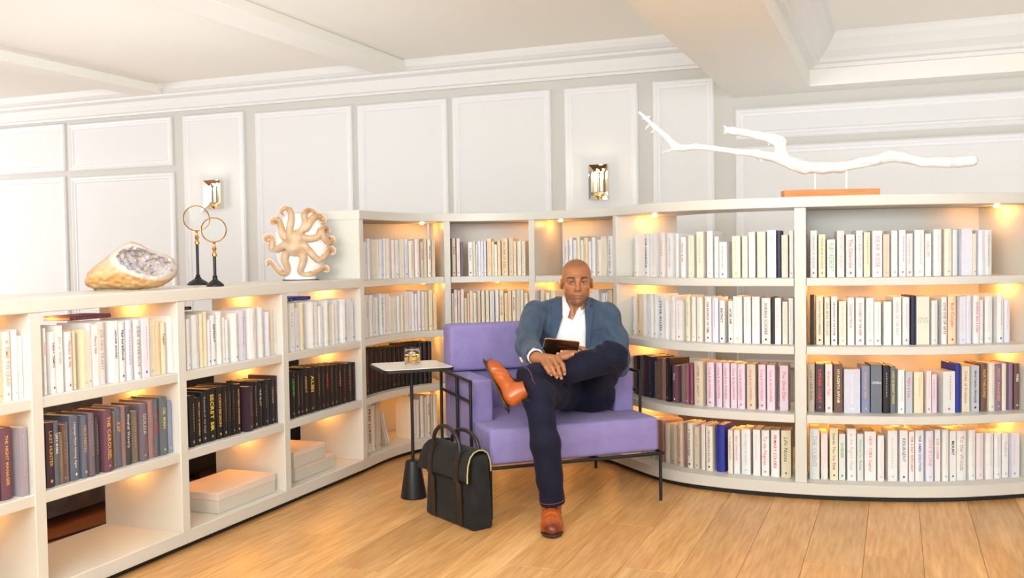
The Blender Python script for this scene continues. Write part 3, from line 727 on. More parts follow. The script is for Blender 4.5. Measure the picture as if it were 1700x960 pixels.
# glyph outlines of the built-in font, gathered once
_glyph = {}
def glyph(ch, heavy=False):
    key = (ch, heavy)
    if key not in _glyph:
        cu = bpy.data.curves.new('g', 'FONT')
        cu.body = ch; cu.resolution_u = 3; cu.size = 1.0
        cu.offset = 0.022 if heavy else 0.0
        o = bpy.data.objects.new('g', cu); COL.objects.link(o)
        dg = bpy.context.evaluated_depsgraph_get()
        me = bpy.data.meshes.new_from_object(o.evaluated_get(dg))
        v = np.array([q.co[:2] for q in me.vertices]) if len(me.vertices) else np.zeros((0, 2))
        f = [tuple(p.vertices) for p in me.polygons]
        bpy.data.objects.remove(o); bpy.data.curves.remove(cu); bpy.data.meshes.remove(me)
        if len(v):
            x0 = v[:, 0].min(); v[:, 0] -= x0; wd = v[:, 0].max()
        else:
            wd = 0.26
        _glyph[key] = (v, f, wd)
    return _glyph[key]

def text_geo(txt, heavy=False, slant=0.0, track=0.09):
    V = []; F = []; x = 0.0
    for ch in txt:
        v, f, wd = glyph(ch, heavy)
        off = sum(len(a) for a in V)
        if len(v):
            u = v.copy(); u[:, 0] += x + u[:, 1] * slant
            V.append(u); F += [tuple(i + off for i in q) for q in f]
        x += wd + track
    return (np.vstack(V) if V else np.zeros((0, 2))), F, x - track

def spine_text_mesh(w, h, title, rng, colk):
    """lettering laid on the spine plane y=0, read from top to bottom; x across, z up"""
    V = []; F = []
    def put(v2, f2):
        off = len(V)
        V.extend([(a, -0.0007, c) for a, c in v2]); F.extend([tuple(i + off for i in q) for q in f2])
    top = h * 0.92
    if title:
        heavy = title.isupper() and rng.random() < 0.7 or title in ('Vegan!', 'NurtureShock', 'INSTINCT')
        slant = 0.18 if title in ('RUBY REDFORT', 'A Few Good Eggs', 'Language Means Nothing Again', 'Real Confections', 'Life Notes') else 0.0
        v, f, ln = text_geo(title, heavy, slant)
        size = min(w * 0.60, h * (0.70 if len(title) > 8 else 0.36) / max(ln, .1))
        if title == 'RUBY REDFORT': size = w * 0.86
        sx = min(1.0, h * 0.74 / (ln * size)) * size
        if title in ('OPEN', '1715'):      # set across the spine
            sz = w * 0.82 / ln
            put([(a * sz - ln * sz / 2, h * (0.6 if title == 'OPEN' else .45) + c * sz) for a, c in v], f)
            used = 0.5
        else:
            L_ = ln * sx
            st = top - (h * 0.76 - L_) * (0.25 if L_ < h * .6 else 0.4)
            put([((c - 0.34) * size, st - a * sx) for a, c in v], f)
            used = (top - st + L_) / h
    else:
        used = 0.0
        z = top - rng.uniform(0.0, 0.08) * h
        t = w * rng.uniform(0.08, 0.14)
        end = h * rng.uniform(0.25, 0.4)
        x = rng.uniform(-.12, .12) * w
        while z > end:                      # a line of lettering too small to read
            l_ = rng.uniform(0.006, 0.014)
            n = max(2, int(l_ / 0.0035))
            for i in range(n):
                a = z - i * 0.0035
                put([(x - t / 2, a), (x + t / 2 * rng.uniform(.5, 1), a), (x + t / 2, a - 0.0022), (x - t / 2, a - 0.0022)], [(0, 1, 2, 3)])
            z -= n * 0.0035 + 0.004
    # publisher's mark at the foot
    if used < 0.84 and rng.random() < 0.6:
        r = min(w * 0.2, 0.005); zc = h * 0.075 + r
        k = rng.choice((4, 6, 10))
        ph = rng.random()
        put([(r * math.cos(2 * PI * i / k + ph), zc + r * 1.2 * math.sin(2 * PI * i / k + ph)) for i in range(k)], [tuple(range(k))])
    me = bpy.data.meshes.new('lettering')
    if V: me.from_pydata(V, [], F)
    # faces look toward -y
    me.update()
    return me

def cover_mesh(w, h, d, hard):
    """open-ended case: spine (slightly rounded) and two boards; spine at y=0, fore-edge at y=d, base z=0"""
    t = 0.0022 if hard else 0.0008
    r = min(w * 0.16, 0.006) if hard else 0.0006
    hw = w / 2
    outer = [(-hw, d), (-hw, r)]
    m = 4 if hard else 1
    for i in range(m + 1):
        u = -1 + 2 * i / m
        outer.append((hw * 0.97 * u, r * (u * u)))
    outer += [(hw, r), (hw, d)]
    inner = [(hw - t, d), (hw - t, t + r), (-hw + t, t + r), (-hw + t, d)]
    poly = outer + inner
    bm = bmesh.new()
    lo = [bm.verts.new((x, y, 0)) for x, y in poly]; hi = [bm.verts.new((x, y, h)) for x, y in poly]
    n = len(poly)
    for i in range(n):
        bm.faces.new((lo[i], lo[(i + 1) % n], hi[(i + 1) % n], hi[i]))
    bm.faces.new(lo[::-1]); bm.faces.new(hi)
    bmesh.ops.recalc_face_normals(bm, faces=list(bm.faces))
    return bm

def page_mesh(w, h, d, hard):
    t = 0.0022 if hard else 0.0008
    e = 0.003 if hard else 0.0002
    bm = bmesh.new()
    r = min(w * 0.16, 0.006) if hard else 0.0006
    box(bm, -w / 2 + t, w / 2 - t, t + r + 0.0008, d - e, e, h - e)
    return bm

ORD = ['first', 'second', 'third', 'fourth', 'fifth', 'sixth', 'seventh', 'eighth', 'ninth', 'tenth', 'eleventh', 'twelfth', 'thirteenth', 'fourteenth', 'fifteenth', 'sixteenth', 'seventeenth', 'eighteenth', 'nineteenth', 'twentieth', 'twenty-first', 'twenty-second', 'twenty-third', 'twenty-fourth', 'twenty-fifth']
WHERE = {'La': ('outer post', 'end bay'), 'Lb': ('near post', 'bay under geode'), 'Lc': ('near post', 'bay under magnifiers'), 'Ld': ('near post', 'bay under octopus'),
         'Na': ('low bookcase', 'first niche bay'), 'Nb': ('first niche post', 'middle niche bay'), 'Nc': ('second niche post', 'niche behind man'),
         'Ra': ('niche end', 'open-backed bowed bay'), 'Rb': ('broad post', 'panelled bowed bay')}
ROW = {'top': 'top row', 'mid': 'lower row', 'one': 'top row', 'two': 'second row', 'three': 'third row', 'four': 'bottom row'}
GROUP = {'La': 'books in the end bay of the low bookcase', 'Lb': 'books under the geode', 'Lc': 'books under the magnifying glasses', 'Ld': 'books under the octopus vase', 'Na': 'books in the niche', 'Nb': 'books in the niche', 'Nc': 'books in the niche', 'Ra': 'books in the open-backed bowed bay', 'Rb': 'books in the panelled bowed bay'}
CAMXY = np.array([0.0, 0.0])
allb = []
for bay, unit, row, bi, zs, recs in BOOKS:
    for i, (s, w_, h_, b_, c, t, ti) in enumerate(recs):
        p = c_pos(s + w_ / 2, b_)
        dist2 = ((p - CAMXY) ** 2).sum()
        allb.append([w_ * h_ / dist2, bay, row, zs, i, s, w_, h_, b_, c, t, ti])
order = sorted(range(len(allb)), key=lambda q: (allb[q][1][0] == 'N', -allb[q][0]))   # the niche is the farthest and smallest
single = set(order[:298])
rest_cover = {}; rest_page = bmesh.new()
brng = random.Random(11)
rest = []
for q, (a_, bay, row, zs, i, s, w_, h_, b_, c, t, ti) in enumerate(allb):
    p = c_pos(s + w_ / 2, b_); tt = c_tan(s + w_ / 2)
    # outward side of the spine is -y of the book, x runs along the shelf
    rz = math.atan2(tt[1], tt[0])
    hard = (w_ > 0.019 and brng.random() < 0.75) or c in 'kqdsmua'
    d = brng.uniform(0.145, 0.165) if h_ > 0.22 else brng.uniform(0.13, 0.15)
    if bay[0] != 'L': d -= .012
    ta, tb_ = c_tan(s), c_tan(s + w_)
    kap = max(0.0, math.atan2(ta[0] * tb_[1] - ta[1] * tb_[0], ta[0] * tb_[0] + ta[1] * tb_[1])) / w_
    kap = max(kap, .25) if bay[0] == 'R' else kap
    w2 = w_ * 0.975 * (1 - (b_ + d) * kap)      # on the bowed shelves the backs touch and the spines part
    mx = Matrix.Translation((p[0], p[1], zs + 0.0004)) @ Matrix.Rotation(rz, 4, 'Z')
    tm = spine_text_mesh(w2, h_, ti, brng, c)
    if q in single:
        o = obj('book', cover_mesh(w2, h_, d, hard), CM[c])
        if hard: auto(o, 30)
        o.matrix_world = mx
        where, place = WHERE[bay]
        ink = TC[t][1]
        lab = '%s book with %s lettering, %s from %s, %s, %s' % (CC[c][1], ink, ORD[i], where, ROW[row], place)
        tag(o, lab, 'book', GROUP[bay])
        obj('page_block', page_mesh(w2, h_, d, hard), M['page'], o)
        tag(obj('lettering', tm, TM[t], o), kind='stuff')
    else:
        rest.append((c, t, mx, w2, h_, d, hard, tm))
# a few that do not stand in line: two leaning in the niche, some lying flat on the rows
def loose(c, ink, w_, h_, d, mx, lab, grp, title=''):
    o = obj('book', cover_mesh(w_, h_, d, True), CM[c]); auto(o, 30)
    o.matrix_world = mx
    tag(o, lab, 'book', grp)
    obj('page_block', page_mesh(w_, h_, d, True), M['page'], o)
    tag(obj('lettering', spine_text_mesh(w_, h_, title, brng, c), TM[ink], o), kind='stuff')
def on_curve(s, b, z):
    p = c_pos(s, b); t_ = c_tan(s)
    return Matrix.Translation((p[0], p[1], z)) @ Matrix.Rotation(math.atan2(t_[1], t_[0]), 4, 'Z')
LE = Matrix.Rotation(math.radians(-19), 4, 'Y')
for k, (c, ds, w_, h_, lab) in enumerate((('t', 0.0, .019, .205, 'beige book leaning against the first niche books, bottom row, inner of two'), ('p', .0215, .013, .21, 'pale pink book leaning outermost of two against first niche books, bottom row'))):
    loose(c, 'T', w_, h_, .15, on_curve(4.318 + ds, .075, .0846 + .0035) @ LE, lab, 'leaning books in the niche')
FL = Matrix.Rotation(math.radians(90), 4, 'Y')
loose('B', 'W', .018, .20, .14, on_curve(3.40, .13, .763 + .2475 + .0095) @ FL, 'royal blue book lying flat on the white row under the octopus vase', 'books under the octopus vase')
loose('h', 'O', .016, .21, .14, on_curve(1.98, .16, .763 + .2465 + .0085) @ FL, 'berry red book lying flat on the white row under the geode', 'books under the geode')
loose('k', 'W', .014, .19, .14, on_curve(2.50, .17, .763 + .2475 + .0075) @ FL, 'black book lying flat on the white row under the magnifying glasses', 'books under the magnifying glasses')

# the smaller ones at the back of the niche, beyond the three hundred largest
slots = []; bmr = bmesh.new()
def slot(m):
    if m not in slots: slots.append(m)
    return slots.index(m)
def add_to(bm_src, m, mx):
    k = slot(m)
    for f in bm_src.faces: f.material_index = k
    join(bmr, bm_src, mx)
for c, t, mx, w2, h_, d, hard, tm in rest:
    add_to(cover_mesh(w2, h_, d, hard), CM[c], mx)
    add_to(page_mesh(w2, h_, d, hard), M['page'], mx)
    b = bmesh.new(); b.from_mesh(tm); add_to(b, TM[t], mx); bpy.data.meshes.remove(tm)
ob = obj('niche_books', bmr, slots)
tag(ob, 'rows of small pale and black books filling the shelves of the niche', 'books', kind='stuff')
# ------------------------------------------------------------------ armchair
M['lilac'] = weave_mat('lilac_wool', (.225, .188, .41), (.29, .245, .51), 0.9, 500, 0.05, 0.2)
ch = thing('armchair', 'lilac upholstered lounge chair on a thin black metal frame, seating the man', 'armchair', (-1.766, 4.176, 0), math.radians(40.69))
def extrude_poly(poly, z0, z1, bev, seg=3):
    bm = bmesh.new()
    lo = [bm.verts.new((x, y, z0)) for x, y in poly]
    f = bm.faces.new(lo)
    r = bmesh.ops.extrude_face_region(bm, geom=[f])
    for v in r['geom']:
        if isinstance(v, bmesh.types.BMVert): v.co.z = z1
    bmesh.ops.recalc_face_normals(bm, faces=list(bm.faces))
    if bev:
        bmesh.ops.bevel(bm, geom=list(bm.edges), offset=bev, segments=seg, profile=0.5, affect='EDGES')
    return bm
def puff(bm, k, zmin):
    """crown the top of a cushion slightly"""
    xs = [v.co.x for v in bm.verts]; ys = [v.co.y for v in bm.verts]; zs = [v.co.z for v in bm.verts]
    x0, x1, y0, y1, z1 = min(xs), max(xs), min(ys), max(ys), max(zs)
    for v in bm.verts:
        if v.co.z > zmin:
            u = 1 - ((v.co.x - (x0 + x1) / 2) / ((x1 - x0) / 2)) ** 2; q = 1 - ((v.co.y - (y0 + y1) / 2) / ((y1 - y0) / 2)) ** 2
            v.co.z += k * max(u, 0) * max(q, 0)
    return bm
seat = extrude_poly([(0.004, 0.004), (.886, 0.004), (.886, .285), (.772, .285), (.772, .66), (.118, .66), (.118, .285), (0.004, .285)], .248, .418, .02, 4)
auto(obj('seat', seat, M['lilac'], ch), 50)
for x0, x1 in ((0.0, .115), (.775, .89)):
    b = bmesh.new(); box(b, x0, x1, .29, .70, .25, .618, .014, 3); auto(obj('armrest', b, M['lilac'], ch), 50)
b = bmesh.new(); box(b, -.004, .894, .645, .80, .62, .868, .022, 4); auto(obj('backrest', b, M['lilac'], ch), 50)
b = bmesh.new(); box(b, 0.004, .886, .70, .80, .25, .62, .012, 2); auto(obj('back_panel', b, M['lilac'], ch), 50)
def bar(bm, p, q, t=0.0085):
    tube(bm, [p, q], t, 8)
for x, y in ((0, 0.0), (.89, 0.0), (0, .79), (.89, .79)):
    b = bmesh.new(); bar(b, (x, y, 0), (x, y, .24)); auto(obj('leg', b, M['black_metal'], ch))
b = bmesh.new(); bar(b, (-.008, 0, .237), (.898, 0, .237)); auto(obj('front_rail', b, M['black_metal'], ch))
b = bmesh.new(); bar(b, (-.008, .79, .237), (.898, .79, .237)); auto(obj('back_rail', b, M['black_metal'], ch))
for x in (-.016, .906):
    b = bmesh.new()
    bar(b, (x, 0, .237), (x, .80, .237)); bar(b, (x, .25, .237), (x, .25, .618)); bar(b, (x, .25, .617), (x, .80, .617))
    bar(b, (x, .25, .515), (x, .80, .515)); bar(b, (x, .49, .237), (x, .49, .617)); bar(b, (x, .80, .237), (x, .80, .617))
    f = obj('side_frame', b, M['black_metal'], ch); auto(f); f['kind'] = 'thing'

# ------------------------------------------------------------------ side table with a tumbler
M['table_white'] = mat('white_laminate', (.84, .80, .75), 0.12)
tb = thing('side_table', 'small square side table with a pale top on a black cone foot', 'table', (-2.302, 4.428, 0), math.radians(42.3))
def rrect(w, d, r, n=6):
    out = []
    for cx, cy, a0 in ((w / 2 - r, d / 2 - r, 0), (-w / 2 + r, d / 2 - r, 90), (-w / 2 + r, -d / 2 + r, 180), (w / 2 - r, -d / 2 + r, 270)):
        for k in range(n + 1):
            a = math.radians(a0 + 90 * k / n); out.append((cx + r * math.cos(a), cy + r * math.sin(a)))
    return out
auto(obj('table_tray', extrude_poly(rrect(.362, .362, .035), .664, .679, 0.0015, 1), M['black_metal'], tb), 40)
auto(obj('table_top', extrude_poly(rrect(.35, .35, .03), .6785, .6815, 0.0006, 1), M['table_white'], tb), 40)
b = bmesh.new(); tube(b, [(0, 0, .18), (0, 0, .665)], .0085, 14); auto(obj('pole', b, M['black_metal'], tb))
b = bmesh.new(); lathe(b, [(0, 0), (.064, 0), (.067, .004), (.066, .01), (.039, .184), (.036, .191), (.03, .193), (0, .193)], 40); auto(obj('foot', b, M['black_metal'], tb), 40)

M['glass'] = glass('clear_glass')
M['whisky'] = glass('whisky', (1.0, 0.70, 0.16), 0.0, 1.36)
M['ice'] = glass('ice', (0.97, 0.95, 0.9), 0.12, 1.31)
tg = thing('whisky_tumbler', 'straight glass tumbler of whisky with ice on the side table', 'glass', (-2.312, 4.462, .6818), .3)
b = bmesh.new(); lathe(b, [(0, 0), (.039, 0), (.041, .003), (.041, .083), (.0403, .084), (.0393, .083), (.0388, .012), (.036, .009), (0, .009)], 40, cap=False); auto(obj('tumbler', b, M['glass'], tg), 40)
b = bmesh.new(); lathe(b, [(0, .0094), (.0358, .0094), (.0384, .0125), (.0388, .046), (0, .046)], 40, cap=False); auto(obj('whisky', b, M['whisky'], tg), 40)
b = bmesh.new(); box(b, -.021, .021, -.021, .021, .018, .056, .006, 2)
for v in b.verts: v.co = Matrix.Rotation(.4, 3, 'Z') @ v.co
auto(obj('ice_cube', b, M['ice'], tg), 40)

# ------------------------------------------------------------------ briefcase
M['felt'] = weave_mat('charcoal_felt', (.012, .012, .012), (.028, .027, .026), 0.95, 700, 0.05, 0.4)
M['dark_leather'] = mat('dark_brown_leather', (.016, .011, .010), 0.42, bump=0.2, bscale=250)
M['edge_yellow'] = mat('yellow_edge_binding', (.50, .42, .16), 0.6)
bg = thing('briefcase', 'charcoal felt briefcase with dark leather handles standing on the oak floor', 'bag', (-2.108, 4.172, 0), math.radians(-32.74))
b = bmesh.new(); box(b, .0, .417, .0, .114, .0, .335, .018, 3)
for v in b.verts:
    t = v.co.z / .335
    v.co.y += (0.057 - v.co.y) * 0.25 * t
    v.co.x += (v.co.x - .2085) * -0.05 * t
auto(obj('bag_body', b, M['felt'], bg), 50)
def sheet(prof, x0f, x1f, th, n=14, wob=None):
    """bent sheet: profile [(y,z)...] along which the left/right edges follow x0f(t), x1f(t)"""
    bm = bmesh.new()
    m = len(prof); G = []
    for i, (y, z) in enumerate(prof):
        t = i / (m - 1)
        yb, zb = prof[max(i - 1, 0)]; yc, zc = prof[min(i + 1, m - 1)]
        d = Vector((0, yc - yb, zc - zb)).normalized(); nr = Vector((0, d.z, -d.y))
        row = []
        for k in range(n + 1):
            x = x0f(t) + (x1f(t) - x0f(t)) * k / n
            o = wob(t, k / n) if wob else 0
            p = Vector((x, y, z)) + Vector((0, -abs(o), 0))
            row.append((bm.verts.new(p), bm.verts.new(p + nr * -th)))
        G.append(row)
    for i in range(m - 1):
        for k in range(n):
            bm.faces.new((G[i][k][0], G[i][k + 1][0], G[i + 1][k + 1][0], G[i + 1][k][0]))
            bm.faces.new((G[i][k][1], G[i + 1][k][1], G[i + 1][k + 1][1], G[i][k + 1][1]))
    for i in range(m - 1):
        for k in (0, n):
            bm.faces.new((G[i][k][0], G[i + 1][k][0], G[i + 1][k][1], G[i][k][1]))
    for k in range(n):
        for i in (0, m - 1):
            bm.faces.new((G[i][k][0], G[i][k][1], G[i][k + 1][1], G[i][k + 1][0]))
    bmesh.ops.recalc_face_normals(bm, faces=list(bm.faces))
    return bm
fp = [(.112, .26), (.108, .31), (.094, .345), (.07, .36), (.045, .362), (.02, .354), (.0, .335), (-.013, .30), (-.018, .26), (-.019, .225)]
flare = lambda t: max(0, (t - .45) / .55) ** 1.5
x0f = lambda t: .012 - .03 * flare(t); x1f = lambda t: .405 + .022 * flare(t)
auto(obj('flap', sheet(fp, x0f, x1f, .006, 16, lambda t, u: .012 * flare(t) * (abs(u - .5) * 2) ** 4), M['felt'], bg), 60)
b = bmesh.new(); tube(b, [(x1f(i / 9) + .001, y - .003 - .012 * flare(i / 9), z) for i, (y, z) in enumerate(fp)], .003, 6); auto(obj('edge_binding', b, M['edge_yellow'], bg))
for x in (.088, .318):
    sp = [(.02, .358), (-.006, .345), (-.022, .30), (-.027, .22), (-.012, .20), (-.008, .10), (-.006, .012)]
    auto(obj('strap', sheet(sp, lambda t: x - .019, lambda t: x + .019, .004, 2), M['dark_leather'], bg), 60)
for y, zt, dx in ((.0, .45, 0.0), (.09, .425, .02)):
    b = bmesh.new()
    pts = []
    for k in range(15):
        a = PI * k / 14
        pts.append((.203 + dx - .115 * math.cos(a) * (1 - .12 * math.sin(a)), y - .004 * math.sin(a), .345 + (zt - .345) * math.sin(a) ** .7))
    tube(b, pts, .0095, 10); auto(obj('handle', b, M['dark_leather'], bg))

# ------------------------------------------------------------------ keepsake boxes in the bottom of the low bookcase
M['box_body'] = mat('putty_card', (.60, .57, .49), 0.7, bump=0.05, bscale=120)
M['box_lid'] = mat('blush_card', (.74, .62, .52), 0.65, var=.04)
def lidded_box(label, x, y0, y1, z, h, lid, dep):
    o = thing('storage_box', label, 'box', (x, y0, z), 0, 'card boxes in the low bookcase')
    L_ = y1 - y0
    b = bmesh.new(); box(b, -dep, -.002, .002, L_ - .002, 0, h - lid + .004, .002); obj('box_body', b, M['box_body'], o)
    b = bmesh.new(); box(b, -dep - .002, 0, 0, L_, h - lid, h, .003, 2); obj('lid', b, M['box_lid'], o)
lidded_box('large low putty box with blush lid lying alone in a bottom compartment', -2.850, 3.577, 4.018, .0845, .094, .036, .28)
lidded_box('wider lower box of the stacked pair under the octopus vase', -2.876, 4.225, 4.605, .0845, .070, .022, .27)
lidded_box('shorter upper box of the stacked pair under the octopus vase', -2.868, 4.205, 4.505, .1551, .084, .024, .25)

# ------------------------------------------------------------------ what stands behind the low bookcase
M['sofa'] = weave_mat('charcoal_tweed', (.03, .03, .038), (.085, .085, .10), 0.95, 300, .2, .4)
sf = thing('sofa', 'charcoal tweed sofa seen through the low bookcase', 'sofa', (-3.62, 1.7, 0))
b = bmesh.new(); box(b, -.16, 0, 0, 2.55, .05, .80, .03, 3); auto(obj('backrest', b, M['sofa'], sf), 50)
b = bmesh.new(); box(b, -.95, -.14, 0.0, 2.55, .05, .42, .04, 3); auto(obj('seat', b, M['sofa'], sf), 50)
for y in (.12, 2.43):
    for x_ in (-.08, -.88):
        b = bmesh.new(); box(b, x_ - .025, x_ + .025, y - .025, y + .025, 0, .055); obj('leg', b, M['black_metal'], sf)
M['black_cloth'] = mat('black_cloth', (.012, .012, .014), .9, bump=.2, bscale=300)
s2 = thing('bench', 'black padded bench seen through the low bookcase beside the sofa', 'bench', (-3.62, 4.32, 0))
b = bmesh.new(); box(b, -.45, 0, 0, 1.7, .04, .62, .03, 3); auto(obj('padded_body', b, M['black_cloth'], s2), 50)
for y in (.1, 1.6):
    for x_ in (-.06, -.38):
        b = bmesh.new(); box(b, x_ - .02, x_ + .02, y - .02, y + .02, 0, .045); obj('leg', b, M['black_metal'], s2)
b = bmesh.new(); tube(b, [(-3.50, 2.6, .005), (-3.50, 3.1, .005), (-3.47, 3.35, .005), (-3.44, 3.6, .005), (-3.41, 3.95, .005), (-3.38, 4.3, .005)], .005, 6)
tag(obj('power_cord', b, M['kick']), 'black power cord on the boards behind the low bookcase', 'cord')

# ------------------------------------------------------------------ two magnifying glasses on stands
M['lens'] = glass('lens_glass', (.97, 1, .99), 0.0, 1.08)
def magnifier(label, loc, H_, R_, rz, base):
    o = thing('magnifying_glass', label, 'magnifying glass', loc, rz, 'magnifying glasses on stands')
    zc = H_ - R_
    b = bmesh.new(); lathe(b, [(0, 0), (base, 0), (base, .006), (base * .8, .015), (base * .42, .027), (base * .3, .031), (base * .3, .036), (.010, .040), (.012, .046), (.0075, .05)], 28); auto(obj('stand_base', b, M['black_metal'], o), 30)
    zs = zc - R_ - .07
    b = bmesh.new(); tube(b, [(0, 0, .045), (0, 0, zs)], .0072, 12); auto(obj('stem', b, M['black_metal'], o))
    b = bmesh.new(); lathe(b, [(.006, zs), (.011, zs + .003), (.013, zs + .012), (.009, zs + .02), (.006, zs + .025), (.008, zs + .033), (.012, zs + .04), (.007, zs + .047), (.005, zs + .055), (.006, zs + .064), (.009, zs + .07)], 20); auto(obj('handle', b, M['brass'], o), 40)
    b = bmesh.new(); tube(b, [(R_ * math.cos(2 * PI * k / 48), 0, zc + R_ * math.sin(2 * PI * k / 48)) for k in range(48)], .0031, 8, closed=True)
    for v in b.verts: v.co.y *= 2.0
    auto(obj('rim', b, M['brass'], o), 60)
    b = bmesh.new(); lathe(b, [(0, -.004), (R_ * .5, -.0032), (R_ * .97, -.001), (R_ * .97, .001), (R_ * .5, .0032), (0, .004)], 40, cap=False)
    for v in b.verts: v.co = Vector((v.co.x, v.co.z, v.co.y + zc))
    auto(obj('lens', b, M['lens'], o), 60)
magnifier('taller of two magnifying glasses on a black stand', (-3.172, 3.874, 1.1132), .385, .0605, .75, .052)
magnifier('shorter of two magnifying glasses on a black stand', (-2.915, 3.678, 1.1132), .315, .0555, .55, .040)

# ------------------------------------------------------------------ wall sconces
M['mirror'] = mat('antique_mirror', (.86, .80, .68), .06, 1.0)
M['bulb'] = glow('candle_bulb', (1.0, .74, .42), 10.0)
M['candle'] = mat('white_candle', (.88, .87, .84), .4)
def sconce(label, x, z, w_, h_):
    o = thing('wall_sconce', label, 'sconce', (x, YW - .0045, z), 0)
    dp = .055; t_ = .045
    bm = bmesh.new()
    fr = [(-w_ / 2, -dp, 0), (w_ / 2, -dp, 0), (w_ / 2, -dp, h_), (-w_ / 2, -dp, h_)]
    bk = [(-w_ / 2 + t_, -.012, t_ * 1.3), (w_ / 2 - t_, -.012, t_ * 1.3), (w_ / 2 - t_, -.012, h_ - t_ * 1.3), (-w_ / 2 + t_, -.012, h_ - t_ * 1.3)]
    wl = [(-w_ / 2, 0, 0), (w_ / 2, 0, 0), (w_ / 2, 0, h_), (-w_ / 2, 0, h_)]
    A = [bm.verts.new(p) for p in fr]; B = [bm.verts.new(p) for p in bk]; W = [bm.verts.new(p) for p in wl]
    for k in range(4):
        j = (k + 1) % 4
        bm.faces.new((A[k], A[j], B[j], B[k])); bm.faces.new((W[k], W[j], A[j], A[k]))
    bm.faces.new(B); bm.faces.new(W[::-1])
    bmesh.ops.recalc_face_normals(bm, faces=list(bm.faces))
    obj('mirror_plate', bm, M['mirror'], o)
    b = bmesh.new(); lathe(b, [(0, -.012), (.012, -.01), (.026, 0), (.02, .008), (.008, .013), (0, .014)], 16)
    for v in b.verts: v.co = Vector((v.co.x, v.co.y * .5 - .05, v.co.z + .022))
    auto(obj('boss', b, M['brass'], o), 40)
    for dx in (-.025, .025):
        b = bmesh.new(); tube(b, [(dx * .4, -.05, .03), (dx, -.045, .05), (dx, -.04, .065)], .003, 8); obj('arm', b, M['brass'], o)
        b = bmesh.new(); tube(b, [(dx, -.04, .062), (dx, -.04, .165)], .011, 12); auto(obj('candle', b, M['candle'], o))
        b = bmesh.new(); lathe(b, [(0, .165), (.008, .167), (.0115, .18), (.009, .20), (.003, .22), (0, .224)], 14)
        for v in b.verts: v.co.x += dx; v.co.y -= .04
        auto(obj('bulb', b, M['bulb'], o), 60)
    l = bpy.data.lights.new('sconce_lamp', 'POINT'); l.energy = 0.9; l.color = (1, .72, .42); l.shadow_soft_size = .02
    lo = bpy.data.objects.new('sconce_lamp', l); COL.objects.link(lo); lo.parent = o; lo.location = (0, -.1, .2)
sconce('mirrored candle sconce on the wall behind the magnifying glasses', -5.91, 1.695, .19, .265)
sconce('mirrored candle sconce on the wall above the seated man', -2.185, 1.655, .155, .275)
